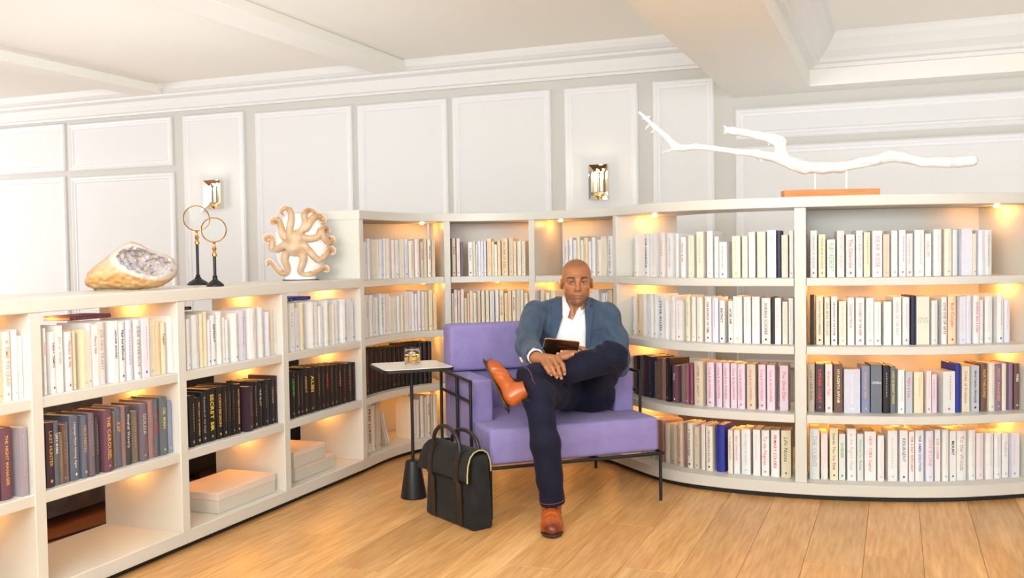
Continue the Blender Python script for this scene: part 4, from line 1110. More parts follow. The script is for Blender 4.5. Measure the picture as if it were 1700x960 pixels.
# ------------------------------------------------------------------ a small solid modeller: blended rounded solids sampled on a grid and meshed
class Solid:
    def __init__(s, lo, hi, h):
        s.lo = np.array(lo, float); s.h = h
        s.n = np.ceil((np.array(hi, float) - s.lo) / h).astype(int) + 1
        s.F = np.full(s.n, 1.0, np.float32)
    def win(s, lo, hi):
        a = np.clip(np.floor((np.array(lo) - s.lo) / s.h).astype(int), 0, s.n)
        b = np.clip(np.ceil((np.array(hi) - s.lo) / s.h).astype(int) + 1, 0, s.n)
        if (b <= a).any(): return None
        sl = tuple(slice(i, j) for i, j in zip(a, b))
        ax = [(s.lo[k] + s.h * np.arange(a[k], b[k])).astype(np.float32) for k in range(3)]
        return sl, ax[0][:, None, None], ax[1][None, :, None], ax[2][None, None, :]
    def mix(s, sl, d, k, op):
        F = s.F[sl]
        if op == 'sub':
            d = -d
            if k > 0:
                hh = np.maximum(k - np.abs(F - d), 0) / k; s.F[sl] = np.maximum(F, d) + hh * hh * k * .25
            else: s.F[sl] = np.maximum(F, d)
        else:
            if k > 0:
                hh = np.maximum(k - np.abs(F - d), 0) / k; s.F[sl] = np.minimum(F, d) - hh * hh * k * .25
            else: s.F[sl] = np.minimum(F, d)
    def cap(s, p, q, r0, r1=None, k=0.01, op='add', flat=None):
        """tapered capsule; flat=(axis vector, factor) squashes it along an axis"""
        r1 = r0 if r1 is None else r1
        p = np.array(p, float); q = np.array(q, float)
        m = max(r0, r1) * (flat[1] if flat and flat[1] > 1 else 1) + k + 2 * s.h
        w_ = s.win(np.minimum(p, q) - m, np.maximum(p, q) + m)
        if w_ is None: return
        sl, X, Y, Z = w_
        v = q - p; vv = max(v @ v, 1e-9)
        ax, ay, az = X - p[0], Y - p[1], Z - p[2]
        t = np.clip((ax * v[0] + ay * v[1] + az * v[2]) / vv, 0, 1)
        dx, dy, dz = ax - v[0] * t, ay - v[1] * t, az - v[2] * t
        if flat:
            f = np.array(flat[0], float); f /= np.linalg.norm(f)
            c = (dx * f[0] + dy * f[1] + dz * f[2]) * (1 / flat[1] - 1)
            dx = dx + f[0] * c; dy = dy + f[1] * c; dz = dz + f[2] * c
        d = np.sqrt(dx * dx + dy * dy + dz * dz) - (r0 + (r1 - r0) * t)
        s.mix(sl, d.astype(np.float32), k, op)
    def path(s, pts, rs, k=0.01, op='add', flat=None):
        for a, b, ra, rb in zip(pts[:-1], pts[1:], rs[:-1], rs[1:]): s.cap(a, b, ra, rb, k, op, flat)
    def ell(s, c, r, k=0.01, op='add', rot=None):
        c = np.array(c, float); r = np.array(r, float)
        m = r.max() + k + 2 * s.h
        w_ = s.win(c - m, c + m)
        if w_ is None: return
        sl, X, Y, Z = w_
        x, y, z = X - c[0], Y - c[1], Z - c[2]
        if rot is not None:
            R = np.array(rot)   # rows are the local axes
            x, y, z = R[0, 0] * x + R[0, 1] * y + R[0, 2] * z, R[1, 0] * x + R[1, 1] * y + R[1, 2] * z, R[2, 0] * x + R[2, 1] * y + R[2, 2] * z
        k0 = np.sqrt((x / r[0]) ** 2 + (y / r[1]) ** 2 + (z / r[2]) ** 2)
        k1 = np.sqrt((x / r[0] ** 2) ** 2 + (y / r[1] ** 2) ** 2 + (z / r[2] ** 2) ** 2)
        d = k0 * (k0 - 1) / np.maximum(k1, 1e-6)
        s.mix(sl, d.astype(np.float32), k, op)
    def grid(s):
        ax = [(s.lo[k] + s.h * np.arange(s.n[k])).astype(np.float32) for k in range(3)]
        return ax[0][:, None, None], ax[1][None, :, None], ax[2][None, None, :]
    def mesh(s, name, relax=0):
        F = s.F
        I = F < 0
        a = [slice(None, -1), slice(1, None)]
        cnt = np.zeros(tuple(s.n - 1), np.uint8)
        for i in (0, 1):
            for j in (0, 1):
                for k in (0, 1): cnt += I[a[i], a[j], a[k]]
        act = (cnt > 0) & (cnt < 8)
        idx = np.argwhere(act)
        vid = np.full(act.shape, -1, np.int32); vid[act] = np.arange(len(idx))
        cv = np.stack([F[idx[:, 0] + i, idx[:, 1] + j, idx[:, 2] + k] for i in (0, 1) for j in (0, 1) for k in (0, 1)], 1)
        cor = np.array([(i, j, k) for i in (0, 1) for j in (0, 1) for k in (0, 1)], float)
        acc = np.zeros((len(idx), 3)); num = np.zeros(len(idx))
        for e0 in range(8):
            for b in (4, 2, 1):
                e1 = e0 | b
                if e1 == e0: continue
                f0, f1 = cv[:, e0], cv[:, e1]
                m = (f0 < 0) != (f1 < 0)
                t = np.where(m, f0 / np.where(m, f0 - f1, 1), 0)
                acc[m] += cor[e0] + t[m, None] * (cor[e1] - cor[e0]); num[m] += 1
        V = s.lo + s.h * (idx + acc / num[:, None])
        Q = []
        for ax in range(3):
            lo_ = [slice(None)] * 3; hi_ = [slice(None)] * 3
            lo_[ax] = slice(None, -1); hi_[ax] = slice(1, None)
            A = I[tuple(lo_)]; B = I[tuple(hi_)]
            o1, o2 = [(1, 2), (2, 0), (0, 1)][ax]
            for flip in (0, 1):
                E = np.argwhere((A & ~B) if flip == 0 else (~A & B))
                E = E[(E[:, o1] > 0) & (E[:, o2] > 0) & (E[:, o1] < s.n[o1] - 1) & (E[:, o2] < s.n[o2] - 1)]
                if not len(E): continue
                u = np.zeros(3, int); u[o1] = 1; w_ = np.zeros(3, int); w_[o2] = 1
                q = [vid[tuple((E - u - w_).T)], vid[tuple((E - w_).T)], vid[tuple(E.T)], vid[tuple((E - u).T)]]
                q = np.stack(q, 1)
                Q.append(q if flip == 0 else q[:, ::-1])
        Q = np.vstack(Q)
        Q = Q[(Q >= 0).all(1)]
        for _ in range(relax):          # even out the sampling steps along cut edges
            A = np.zeros_like(V); n_ = np.zeros(len(V))
            for k in range(4):
                for o_ in (1, 3):
                    np.add.at(A, Q[:, k], V[Q[:, (k + o_) % 4]]); np.add.at(n_, Q[:, k], 1)
            V = V * .4 + .6 * A / np.maximum(n_, 1)[:, None]
        return build_mesh(name, V, Q)

def build_mesh(name, V, Q):
    me = bpy.data.meshes.new(name)
    me.vertices.add(len(V)); me.vertices.foreach_set('co', V.astype(np.float32).ravel())
    me.loops.add(Q.size); me.loops.foreach_set('vertex_index', Q.astype(np.int32).ravel())
    me.polygons.add(len(Q)); me.polygons.foreach_set('loop_start', (np.arange(len(Q)) * Q.shape[1]).astype(np.int32))
    me.update(calc_edges=True)
    me.polygons.foreach_set('use_smooth', [True] * len(Q))
    return me

def verts_of(me):
    v = np.empty(len(me.vertices) * 3, np.float32); me.vertices.foreach_get('co', v); return v.reshape(-1, 3)
def norms_of(me):
    v = np.empty(len(me.vertices) * 3, np.float32); me.vertices.foreach_get('normal', v); return v.reshape(-1, 3)
def pigment(me, rgb):
    a = me.color_attributes.new('pigment', 'FLOAT_COLOR', 'POINT')
    c = np.ones((len(rgb), 4), np.float32); c[:, :3] = np.clip(rgb, 0, 1)
    a.data.foreach_set('color', c.ravel())
def lerp(a, b, t):
    t = np.clip(t, 0, 1)[..., None]; return np.array(a) * (1 - t) + np.array(b) * t
def sstep(a, b, x):
    t = np.clip((x - a) / (b - a), 0, 1); return t * t * (3 - 2 * t)
def wav(X, Y, Z, f, seed=0):
    """cheap smooth noise: a few crossed sines"""
    r = np.random.RandomState(seed); o = 0
    for i in range(5):
        k = r.normal(size=3); k = k / np.linalg.norm(k) * f * r.uniform(.7, 1.5); ph = r.uniform(0, 6.28, 3)
        o = o + np.sin(k[0] * X + ph[0] + 1.3 * np.sin(k[1] * Y * .7 + ph[2])) * np.sin(k[1] * Y + k[2] * Z + ph[1])
    return (o / 2.2).astype(np.float32) if not np.isscalar(o) else o
def poly_sd(px, pz, poly):
    """signed distance to a closed outline, negative inside"""
    d = np.full(np.broadcast(px, pz).shape, 1e3, np.float32); ins = np.zeros(d.shape, bool)
    n = len(poly)
    for i in range(n):
        ax, az = poly[i]; bx, bz = poly[(i + 1) % n]
        ex, ez = bx - ax, bz - az
        wx, wz = px - ax, pz - az
        t = np.clip((wx * ex + wz * ez) / (ex * ex + ez * ez), 0, 1)
        d = np.minimum(d, (wx - ex * t) ** 2 + (wz - ez * t) ** 2)
        c = ((az <= pz) & (bz > pz)) | ((bz <= pz) & (az > pz))
        xi = ax + (pz - az) / (ez if abs(ez) > 1e-9 else 1e-9) * ex
        ins ^= c & (px < xi)
    d = np.sqrt(d)
    return np.where(ins, -d, d)

# ------------------------------------------------------------------ geode
k_ = .000293
G = [((X - 700) * k_, (815 - Y) * k_) for X, Y in [(65, 680), (100, 560), (230, 440), (350, 350), (490, 220), (620, 150), (700, 115), (760, 130), (830, 160), (1000, 260), (1150, 300), (1270, 370), (1345, 510), (1310, 620), (1200, 720), (1050, 790), (700, 815), (400, 795), (190, 800), (75, 730)]]
s = Solid((-.20, -.12, -.01), (.21, .12, .22), .0026)
X, Y, Z = s.grid()
pd = poly_sd(X[:, :, 0], Z[0, :, :], G)[:, None, :].astype(np.float32)
R_ = .085
T = np.sqrt(np.maximum(R_ ** 2 - np.maximum(R_ + pd, 0) ** 2, 0))
n1 = wav(X, Y, Z, 130, 1); n2 = wav(X, Y, Z, 330, 2)
s.F = np.where(pd < 0, np.minimum(np.abs(Y) - T, -pd * 0 + np.abs(Y) - T), pd + np.abs(Y) * .3).astype(np.float32) * .8
low_ = sstep(.12, .03, Z + .25 * X)
s.F += (n1 * .0022 + n2 * .0016) * low_ + n2 * .0006
ca = math.radians(-17)
c0 = np.array([(890 - 700) * k_, -.088, (815 - 405) * k_])
d0 = np.array([[math.cos(ca), 0, math.sin(ca)], [0, 1, 0], [-math.sin(ca), 0, math.cos(ca)]])
x, y, z = X - c0[0], Y - c0[1], Z - c0[2]
xx = d0[0, 0] * x + d0[0, 2] * z; zz = d0[2, 0] * x + d0[2, 2] * z
q0 = np.sqrt((xx / .118) ** 2 + (y / .105) ** 2 + (zz / .054) ** 2)
cav = (q0 - 1) * .054 + wav(X, Y, Z, 180, 5) * .0045 + wav(X, Y, Z, 420, 6) * .0032
s.F = np.maximum(s.F, -cav)
me = s.mesh('geode')
V = verts_of(me); x, y, z = V[:, 0] - c0[0], V[:, 1] - c0[1], V[:, 2] - c0[2]
xx = d0[0, 0] * x + d0[0, 2] * z; zz = d0[2, 0] * x + d0[2, 2] * z
q0 = np.sqrt((xx / .118) ** 2 + (y / .105) ** 2 + (zz / .054) ** 2)
nn = wav(V[:, 0], V[:, 1], V[:, 2], 160, 9); n3 = wav(V[:, 0], V[:, 1], V[:, 2], 60, 12)
crust = lerp((.72, .34, .07), (.80, .58, .30), .5 + .5 * nn)
crust = lerp(crust.T.T, (.74, .60, .42), sstep(.05, .12, V[:, 2]) * .8)
inner = lerp((.70, .68, .68), (.47, .43, .45), .5 + .7 * n3)
inner = lerp(inner, (.42, .31, .22), sstep(.02, .09, xx) * sstep(1.0, .8, q0) * .8)
inner = lerp(inner, (.55, .56, .66), sstep(.03, -.06, xx) * sstep(.0, -.03, zz) * .6)
rim = lerp(crust, (.80, .76, .70), np.full(len(V), .9))
C_ = lerp(crust, rim, sstep(1.45, 1.25, q0) * (V[:, 1] < .0))
C_ = lerp(C_, inner, sstep(1.1, 1.0, q0))
pigment(me, C_ * np.array((.72, .68, .66)))
M['geode'] = attr_mat('geode_stone', .55, bump=.5, bscale=180)
o = obj('geode', me, M['geode']); o.location = (-3.035, 3.285, 1.1132); o.rotation_euler = (0, 0, .72)
# lies on the counter
o.location.z = 1.1132 - float(V[:, 2].min())
tag(o, 'cut orange geode with a pale crystal hollow lying on the low worktop', 'geode')

# ------------------------------------------------------------------ octopus vase
def oz(X, Y, y=-.06): return ((X - 474) * .000523, y, (868 - Y) * .000523)
ov = thing('octopus_vase', 'round white vase wrapped in a tan relief octopus on the low worktop', 'vase', (-3.05, 4.575, 1.1132), .586)
s = Solid((-.19, -.10, -.005), (.19, .10, .42), .003)
s.ell((0.01, 0, .20), (.145, .072, .19), 0.01)
s.cap((0.0, 0, .0), (0, 0, .04), .085, .075, .03, flat=((0, 1, 0), .72))
X, Y, Z = s.grid()
s.F = np.maximum(s.F, np.maximum(-Z, Z - .385)).astype(np.float32)
s.ell((0, 0, .39), (.05, .035, .05), .01, 'sub')
me = s.mesh('vase_body')
M['ceramic'] = mat('white_glaze', (.80, .79, .76), .3, var=.05)
obj('vase_body', me, M['ceramic'], ov)
b = bmesh.new(); lathe(b, [(0, 0.0006), (.098, .0006), (.1, .003), (.098, .0048), (0, .0048)], 40)
for v in b.verts: v.co.y *= .62
obj('foot_ring', b, M['kick'], ov)
ARMS = [[(370, 420), (372, 330), (392, 250), (395, 170), (370, 115), (325, 100), (285, 130), (282, 170), (305, 185)],
        [(440, 380), (480, 370), (520, 320), (535, 250), (520, 190), (535, 150), (580, 130), (625, 135), (650, 165), (630, 190)],
        [(490, 420), (560, 440), (640, 430), (680, 390), (690, 340), (725, 315), (765, 330), (770, 370), (740, 385)],
        [(510, 500), (560, 550), (610, 620), (660, 665), (720, 635), (745, 570), (785, 535), (825, 550), (825, 590), (795, 590)],
        [(495, 580), (510, 650), (485, 720), (465, 775), (505, 815), (590, 800), (670, 760), (720, 730), (755, 745), (750, 775), (725, 770)],
        [(325, 590), (310, 660), (345, 730), (345, 780), (300, 800), (240, 760), (195, 700), (165, 655), (135, 665), (140, 700)],
        [(330, 490), (270, 530), (210, 550), (175, 530), (190, 470), (210, 425), (165, 390), (115, 415), (115, 460), (155, 465)],
        [(320, 420), (290, 360), (282, 290), (265, 235), (220, 215), (185, 240), (195, 280), (230, 275)],
        [(540, 330), (600, 230), (640, 200), (700, 205), (735, 230), (720, 265), (690, 260)],
        [(690, 360), (720, 430), (770, 480), (815, 470), (820, 430), (785, 420)]]
s = Solid((-.22, -.17, -.0), (.22, .03, .46), .0026)
def front(x, z):
    u = 1 - ((x - .01) / .15) ** 2 - ((z - .2) / .195) ** 2
    return -.074 * math.sqrt(max(u, 0)) - .004
sucks = []
for A in ARMS:
    pts = []; n = len(A)
    for i, (a, b_) in enumerate(A):
        x_, _, z_ = oz(a, b_)
        pts.append(np.array((x_, front(x_, z_) - .006, z_)))
    # smooth resample
    t = np.linspace(0, n - 1, n * 4)
    P = np.stack([np.interp(t, range(n), [p[k] for p in pts]) for k in range(3)], 1)
    for _ in range(3): P[1:-1] = (P[:-2] + 2 * P[1:-1] + P[2:]) / 4
    rs = np.interp(np.linspace(0, 1, len(P)), [0, .3, .75, 1], [.019, .0155, .0115, .006])
    s.path(list(P), list(rs), .006)
    for i in range(len(P) // 2, len(P), 1):
        tq = P[min(i + 1, len(P) - 1)] - P[i - 1]; tq /= np.linalg.norm(tq) + 1e-9
        nx = np.array((tq[2], 0, -tq[0]))
        ctr = P[-3:].mean(0)
        if nx @ (P[i] - ctr) < 0: nx = -nx
        for v_ in (-.75, .35):
            sucks.append((P[i] + (nx * .85 + np.array((0, v_, 0)) * .8) * rs[i] * 1.05, rs[i]))
s.ell(oz(415, 505, front(-.03, .19) - .012), (.046, .032, .056), .02)
s.ell(oz(430, 430, front(-.03, .22) - .016), (.032, .026, .03), .02)
for p, r in sucks: s.ell(p, (.0052, .0052, .0052), .001)
me = s.mesh('octopus')
V = verts_of(me)
nn = wav(V[:, 0], V[:, 1], V[:, 2], 90, 4)
C_ = lerp((.62, .40, .22), (.74, .55, .38), .5 + .5 * nn)
sd = np.full(len(V), 1.0)
for p, r in sucks: sd = np.minimum(sd, np.linalg.norm(V - p, axis=1))
tip = np.full(len(V), 1.0)
for p, r in sucks[::2]: tip = np.minimum(tip, np.linalg.norm(V - p, axis=1))
C_ = lerp((.58, .27, .09), C_, sstep(.010, .030, tip) * .8 + .2)
C_ = lerp((.74, .70, .66), C_, sstep(.0045, .0075, sd))
C_ = C_ * .86
pigment(me, C_)
M['octo'] = attr_mat('tan_glaze', .38, bump=.35, bscale=110)
obj('octopus', me, M['octo'], ov)

# ------------------------------------------------------------------ white branch on a wooden block
k_ = .003006
def bz(X, Y, y=0): return ((X - 1381) * k_, y, (326.5 - Y) * k_)
br = thing('branch_sculpture', 'white driftwood branch on two pins above an orange wooden block', 'sculpture', (-.294 - .012, 5.085 + .05, 1.5002), math.atan2(.135, .438))
M['block'] = wood_mat('orange_wood', (.62, .20, .04), (.80, .33, .085), .45, 2.0, 'X', False)
b = bmesh.new(); box(b, -.232, .232, -.045, .045, 0, .036, .002); obj('wooden_block', b, M['block'], br)
M['white_paint'] = mat('white_paint', (.86, .85, .83), .6, bump=.5, bscale=55)
s = Solid((-.98, -.07, .09), (.72, .07, .49), .004)
main = [(1610, 271, 9), (1590, 272, 9), (1570, 273, 9), (1530, 272, 8), (1500, 263, 9), (1480, 260, 10), (1455, 267, 8.5), (1430, 271, 8), (1400, 277, 9), (1370, 277, 10), (1340, 277, 10.5), (1320, 270, 10), (1303, 261, 9.5), (1280, 256, 7.5), (1262, 252, 7), (1230, 248, 5), (1190, 241, 5), (1160, 238, 5), (1140, 240, 5.5), (1128, 237, 6), (1115, 222, 4.8), (1095, 205, 4), (1080, 190, 3.2), (1069, 178, 2.6)]
def wig(i, A=.012): return A * math.sin(i * 1.7)
s.path([bz(a, b_, wig(i)) for i, (a, b_, r) in enumerate(main)], [r * k_ for _, _, r in main], .012)
b2 = [(1308, 264, 9), (1301, 247, 9), (1299, 234, 9.5), (1286, 228, 8), (1262, 222, 6.8), (1240, 217, 6.2), (1222, 214, 6.2), (1212, 212, 5.5)]
s.path([bz(a, b_, -.004 * i) for i, (a, b_, r) in enumerate(b2)], [r * k_ for _, _, r in b2], .012)
for a, r in (([(1128, 239), (1117, 243), (1105, 246)], 1.6), ([(1088, 197), (1080, 203), (1077, 209)], 1.6), ([(1096, 206), (1088, 212)], 2), ([(1298, 230), (1294, 220)], 2), ([(1246, 216), (1246, 209)], 2.2), ([(1214, 210), (1209, 205)], 1.8), ([(1214, 213), (1208, 213)], 2), ([(1214, 216), (1209, 217)], 1.8), ([(1290, 232), (1282, 236)], 2.5), ([(1262, 256), (1270, 264)], 3), ([(1340, 268), (1326, 262)], 4), ([(1520, 268), (1480, 256), (1455, 262)], 4), ([(1085, 186), (1073, 190)], 1.5)):
    s.path([bz(x_, y_, .006 * j) for j, (x_, y_) in enumerate(a)], [r * k_ * (1 - .25 * j) for j in range(len(a))], .006)
X, Y, Z = s.grid()
s.F += wav(X * .35, Y, Z, 120, 3) * .0022
s.ell(bz(1436, 274, -.026), (.03, .008, .006), .004, 'sub'); s.ell(bz(1303, 235, -.03), (.008, .008, .014), .004, 'sub')
me = s.mesh('branch')
obj('branch', me, M['white_paint'], br)
for xp, yt in ((1357, 283), (1408, 281)):
    b = bmesh.new(); p0 = bz(xp, 326.5); p1 = bz(xp, yt)
    tube(b, [(p0[0], 0, .035), (p1[0], 0, p1[2])], .0055, 10); obj('pin', b, M['white_paint'], br)
# joints and outlines of the seated man, metres in his own frame (x to his left hand side, y backward, z up)
J = {'head': (0.1731, -0.0474, 1.0924),
 'neck_top': (0.1733, -0.0109, 0.9983),
 'neck_low': (0.174, 0.0158, 0.9114),
 'chest': (0.1688, 0.0025, 0.8237),
 'belly': (0.1684, -0.0232, 0.6744),
 'pelvis': (0.1804, -0.0488, 0.526),
 'shoulder_r': (-0.0452, -0.0235, 0.93),
 'shoulder_l': (0.3343, 0.0053, 0.897),
 'elbow_r': (-0.0861, -0.2596, 0.7741),
 'wrist_r': (-0.0512, -0.5207, 0.7478),
 'elbow_l': (0.3679, -0.1025, 0.6926),
 'wrist_l': (0.2322, -0.3212, 0.7306),
 'hip_r': (0.0926, -0.1087, 0.5296),
 'knee_r': (-0.0507, -0.6268, 0.5894),
 'shin_r': (-0.0226, -0.6947, 0.3813),
 'hem_r': (0.0093, -0.6949, 0.1126),
 'hip_l': (0.2384, -0.0292, 0.516),
 'knee_l': (0.313, -0.3713, 0.7289),
 'shinmid_l': (0.1035, -0.483, 0.6867),
 'hem_l': (-0.1132, -0.604, 0.6627),
 'butt_l': (0.2591, -0.0795, 0.5072),
 'butt_r': (0.1248, -0.0803, 0.4875),
 'r_k1': [(-0.0285, -0.561, 0.7406), (-0.0099, -0.622, 0.7164), (0.0019, -0.6328, 0.6953), (0.0125, -0.6283, 0.682)],
 'r_k2': [(-0.0049, -0.5757, 0.7503), (0.0161, -0.6321, 0.7145), (0.0277, -0.6431, 0.6878), (0.0368, -0.6387, 0.6719)],
 'r_k3': [(0.0202, -0.5805, 0.7561), (0.0424, -0.632, 0.7168), (0.0512, -0.6431, 0.6875), (0.0575, -0.6389, 0.6674)],
 'r_k4': [(0.0442, -0.5755, 0.7552), (0.0653, -0.6216, 0.7264), (0.0713, -0.6325, 0.7025), (0.0727, -0.6282, 0.6853)],
 'r_th': [(-0.0123, -0.5501, 0.7646), (0.046, -0.5657, 0.7484), (0.0853, -0.5704, 0.7582), (0.1149, -0.57, 0.769)],
 'l_f1': [(0.188, -0.4004, 0.7544), (0.1353, -0.45, 0.7647), (0.0971, -0.4649, 0.7697), (0.0696, -0.4698, 0.7721)],
 'l_f2': [(0.1908, -0.4007, 0.7456), (0.1345, -0.4605, 0.7528), (0.0906, -0.4753, 0.758), (0.0503, -0.4802, 0.762)],
 'l_f3': [(0.1906, -0.4011, 0.7369), (0.135, -0.451, 0.7403), (0.0969, -0.4609, 0.7419)],
 'l_f4': [(0.1942, -0.3914, 0.727), (0.1441, -0.4414, 0.7275), (0.1088, -0.4514, 0.7291)],
 'l_th': [(0.2071, -0.3804, 0.755), (0.1774, -0.3897, 0.774), (0.1571, -0.3893, 0.783)],
 'opening': [(0.1026, 1.0444), (0.0985, 0.9796), (0.0944, 0.9118), (0.0748, 0.8474), (0.0524, 0.7922), (0.023, 0.6878), (-0.0005, 0.5647), (0.2464, 0.561), (0.2143, 0.6848), (0.2124, 0.762), (0.2136, 0.836), (0.2122, 0.9501), (0.2285, 1.0054), (0.2353, 1.0423)],
 'lapel_l': [(0.0944, 1.0136), (0.0944, 0.9118), (0.0555, 0.7921), (0.0274, 0.7741), (0.0318, 0.8573), (0.0425, 0.9497), (0.0351, 0.9744), (0.0522, 0.9819), (0.04, 0.9929), (0.0681, 1.014)],
 'lapel_r': [(0.2287, 1.0147), (0.2123, 0.9532), (0.2136, 0.836), (0.2089, 0.7312), (0.2272, 0.7155), (0.2409, 0.8078), (0.2602, 0.9556), (0.2462, 0.9512), (0.2372, 0.9652), (0.2527, 0.9742), (0.2439, 1.0021)],
 'neck_v': [(0.1057, 1.0443), (0.1157, 0.9948), (0.1351, 0.9513), (0.1175, 0.9115), (0.1465, 0.8925), (0.1656, 0.9262), (0.2003, 0.975), (0.2255, 1.0085), (0.2353, 1.0423)],
 'collar_l': [(0.0777, 1.0324), (0.08, 0.9799), (0.0884, 0.9274), (0.0974, 0.9087), (0.1236, 0.9083), (0.1382, 0.9513), (0.1202, 0.9855), (0.104, 1.0351)],
 'collar_r': [(0.2351, 1.03), (0.2225, 1.0117), (0.1972, 0.9781), (0.1657, 0.9323), (0.1823, 0.9074), (0.2105, 0.9378), (0.2343, 0.9776)],
 'pocket': [(0.2523, 0.8446), (0.3096, 0.8577), (0.311, 0.8499), (0.2537, 0.8354)],
 'placket': [(0.1434, 0.8895), (0.1391, 0.8094), (0.1372, 0.686), (0.1434, 0.6859), (0.1453, 0.8093), (0.1496, 0.8894)],
 'tablet': [(-0.0191, -0.4874, 0.8341), (0.1483, -0.4683, 0.8125), (0.1498, -0.4213, 0.731), (-0.0232, -0.4407, 0.7474)],
 'shoe_r': {'toe': (-0.0084, -0.8938, 0.013),
 'heel': (0.0169, -0.6272, 0.05)}, 'shoe_l': {'toe': (-0.2956, -0.621, 0.743),
 'heel': (-0.2014, -0.6081, 0.5553),
 'ank': (-0.1213, -0.6033, 0.6823)}, 'button': [(-0.1161, -0.4613, 0.7308), (-0.1106, -0.4666, 0.7227)]}
# ------------------------------------------------------------------ the seated man
A_ = lambda n: np.array(J[n], float)
man = thing('person', 'seated man in blue blazer, white shirt and dark jeans, ankle over knee, holding tablet', 'person', (-1.718, 4.81, 0), 0.37490)
H = A_('head')
def hp(x, y, z): return (H[0] + x, H[1] - y, H[2] + z)     # head frame: y toward the face

def torso(s, o=0.0, k=.03):
    """trunk blended from a few rounded solids, o = offset of the surface"""
    s.cap((-.015, .01, .912), (.328, .03, .890), .068 + o, .068 + o, k)
    s.ell((.150, .005, .83), (.185 + o, .118 + o, .155 + o), k)
    s.ell((.155, -.005, .70), (.165 + o, .122 + o, .16 + o), k)
    s.ell((.168, -.02, .57), (.165 + o, .128 + o, .12 + o), k)
    s.cap((.172, .03, .985), (.0, .02, .93), .045 + o, .058 + o, k); s.cap((.172, .03, .985), (.325, .04, .905), .045 + o, .058 + o, k)
def cutplane(s, p, d, rad):
    p = np.array(p); d = np.array(d, float); d /= np.linalg.norm(d)
    w_ = s.win(p - rad, p + rad)
    sl, X, Y, Z = w_
    q = (X - p[0]) * d[0] + (Y - p[1]) * d[1] + (Z - p[2]) * d[2]
    s.F[sl] = np.maximum(s.F[sl], q)
def prism(s, poly, ymax, sub=True, grow=0.0):
    """cut (or keep) what lies behind an outline drawn on the chest plane"""
    X, Y, Z = s.grid()
    pd = poly_sd(X[:, :, 0], Z[0, :, :], poly)[:, None, :] - grow
    q = np.maximum(pd, Y - ymax).astype(np.float32)
    s.F = np.maximum(s.F, -q) if sub else np.maximum(s.F, q)

# --- skin: head, neck, trunk, arms and hands as one surface
s = Solid((-.19, -.68, .60), (.45, .16, 1.225), .0026)
torso(s, -.032)
s.path([A_('shoulder_r'), A_('elbow_r'), A_('wrist_r')], [.042, .033, .027], .03)
s.path([A_('shoulder_l'), A_('elbow_l'), A_('wrist_l')], [.042, .033, .028], .03)
s.cap(hp(0, -.036, -.065), A_('neck_low') + (0, .01, 0), .054, .062, .03)
s.cap(hp(-.03, -.0, -.115), (.150, -.055, .90), .014, .012, .02); s.cap(hp(.03, -.0, -.115), (.185, -.055, .90), .014, .012, .02)
# head
s.ell(hp(0, -.022, .036), (.0765, .096, .0795), .02)
s.ell(hp(0, .022, -.020), (.0635, .064, .088), .025)
s.ell(hp(0, .018, -.066), (.0535, .060, .044), .022)
s.ell(hp(0, .060, -.099), (.021, .025, .021), .024)
for e in (-1, 1):
    s.ell(hp(e * .044, .050, -.026), (.021, .022, .018), .018)          # cheekbone
    s.cap(hp(e * .012, .083, .014), hp(e * .046, .068, .016), .0100, .0080, .020)   # brow
    s.ell(hp(e * .050, .000, -.060), (.009, .022, .018), .02)            # jaw angle
for e in (-1, 1):
    s.ell(hp(e * .0330, .090, -.002), (.0185, .018, .0115), .010, 'sub')
s.path([hp(0, .080, .010), hp(0, .090, -.012), hp(0, .1015, -.036)], [.0080, .0085, .0110], .012)
for e in (-1, 1):
    s.ell(hp(e * .0125, .088, -.0405), (.0078, .0105, .0080), .007)
    s.ell(hp(e * .0075, .100, -.0495), (.004, .006, .003), .004, 'sub')
s.ell(hp(0, .072, -.062), (.030, .018, .022), .015)                      # muzzle
s.path([hp(-.031, .070, -.0715), hp(-.012, .0850, -.0682), hp(0, .0870, -.0692), hp(.012, .0850, -.0682), hp(.031, .070, -.0715)], [.0022, .0042, .0040, .0042, .0022], .005)
s.path([hp(-.028, .071, -.0742), hp(-.010, .0848, -.0785), hp(.010, .0848, -.0785), hp(.028, .071, -.0742)], [.0022, .0052, .0052, .0022], .005)
s.path([hp(-.032, .0755, -.0728), hp(0, .0938, -.0735), hp(.032, .0755, -.0728)], [.0016, .0024, .0016], .003, 'sub')
for e in (-1, 1):                                                          # lids
    s.path([hp(e * .0175, .073, -.001), hp(e * .027, .0815, .0058), hp(e * .037, .0810, .0058), hp(e * .0475, .069, -.001)], [.0022, .0030, .0030, .0022], .004)
    s.path([hp(e * .0175, .073, -.002), hp(e * .027, .0790, -.0095), hp(e * .038, .0780, -.0095), hp(e * .0475, .069, -.002)], [.0026, .0032, .0032, .0026], .006)
    # ear
    R_ = np.array([[math.cos(e * .5), math.sin(e * .5), 0], [-math.sin(e * .5), math.cos(e * .5), 0], [0, 0, 1]])
    s.ell(hp(e * .0785, -.008, -.012), (.0075, .018, .028), .010, 'add', R_)
    s.ell(hp(e * .086, -.004, -.009), (.005, .010, .015), .004, 'sub')
# right hand resting on the shin
W = A_('wrist_r')
Kn = [np.array(J['r_k%d' % i][0]) for i in (1, 2, 3, 4)]
for i, kk in enumerate(Kn):
    s.cap(W + (np.array((.006, 0, .002)) * (i - 1.5)), kk, .021, .0128, .014)
for i in (1, 2, 3, 4):
    P = [np.array(q) for q in J['r_k%d' % i]]
    s.path(P, [.0122, .0108, .0096, .0078], .004)
    s.ell(P[1], (.0112, .0112, .0112), .003)
P = [np.array(q) for q in J['r_th']]
s.path([W + (.012, -.012, 0)] + P[1:], [.018, .0145, .0118, .0092], .008)
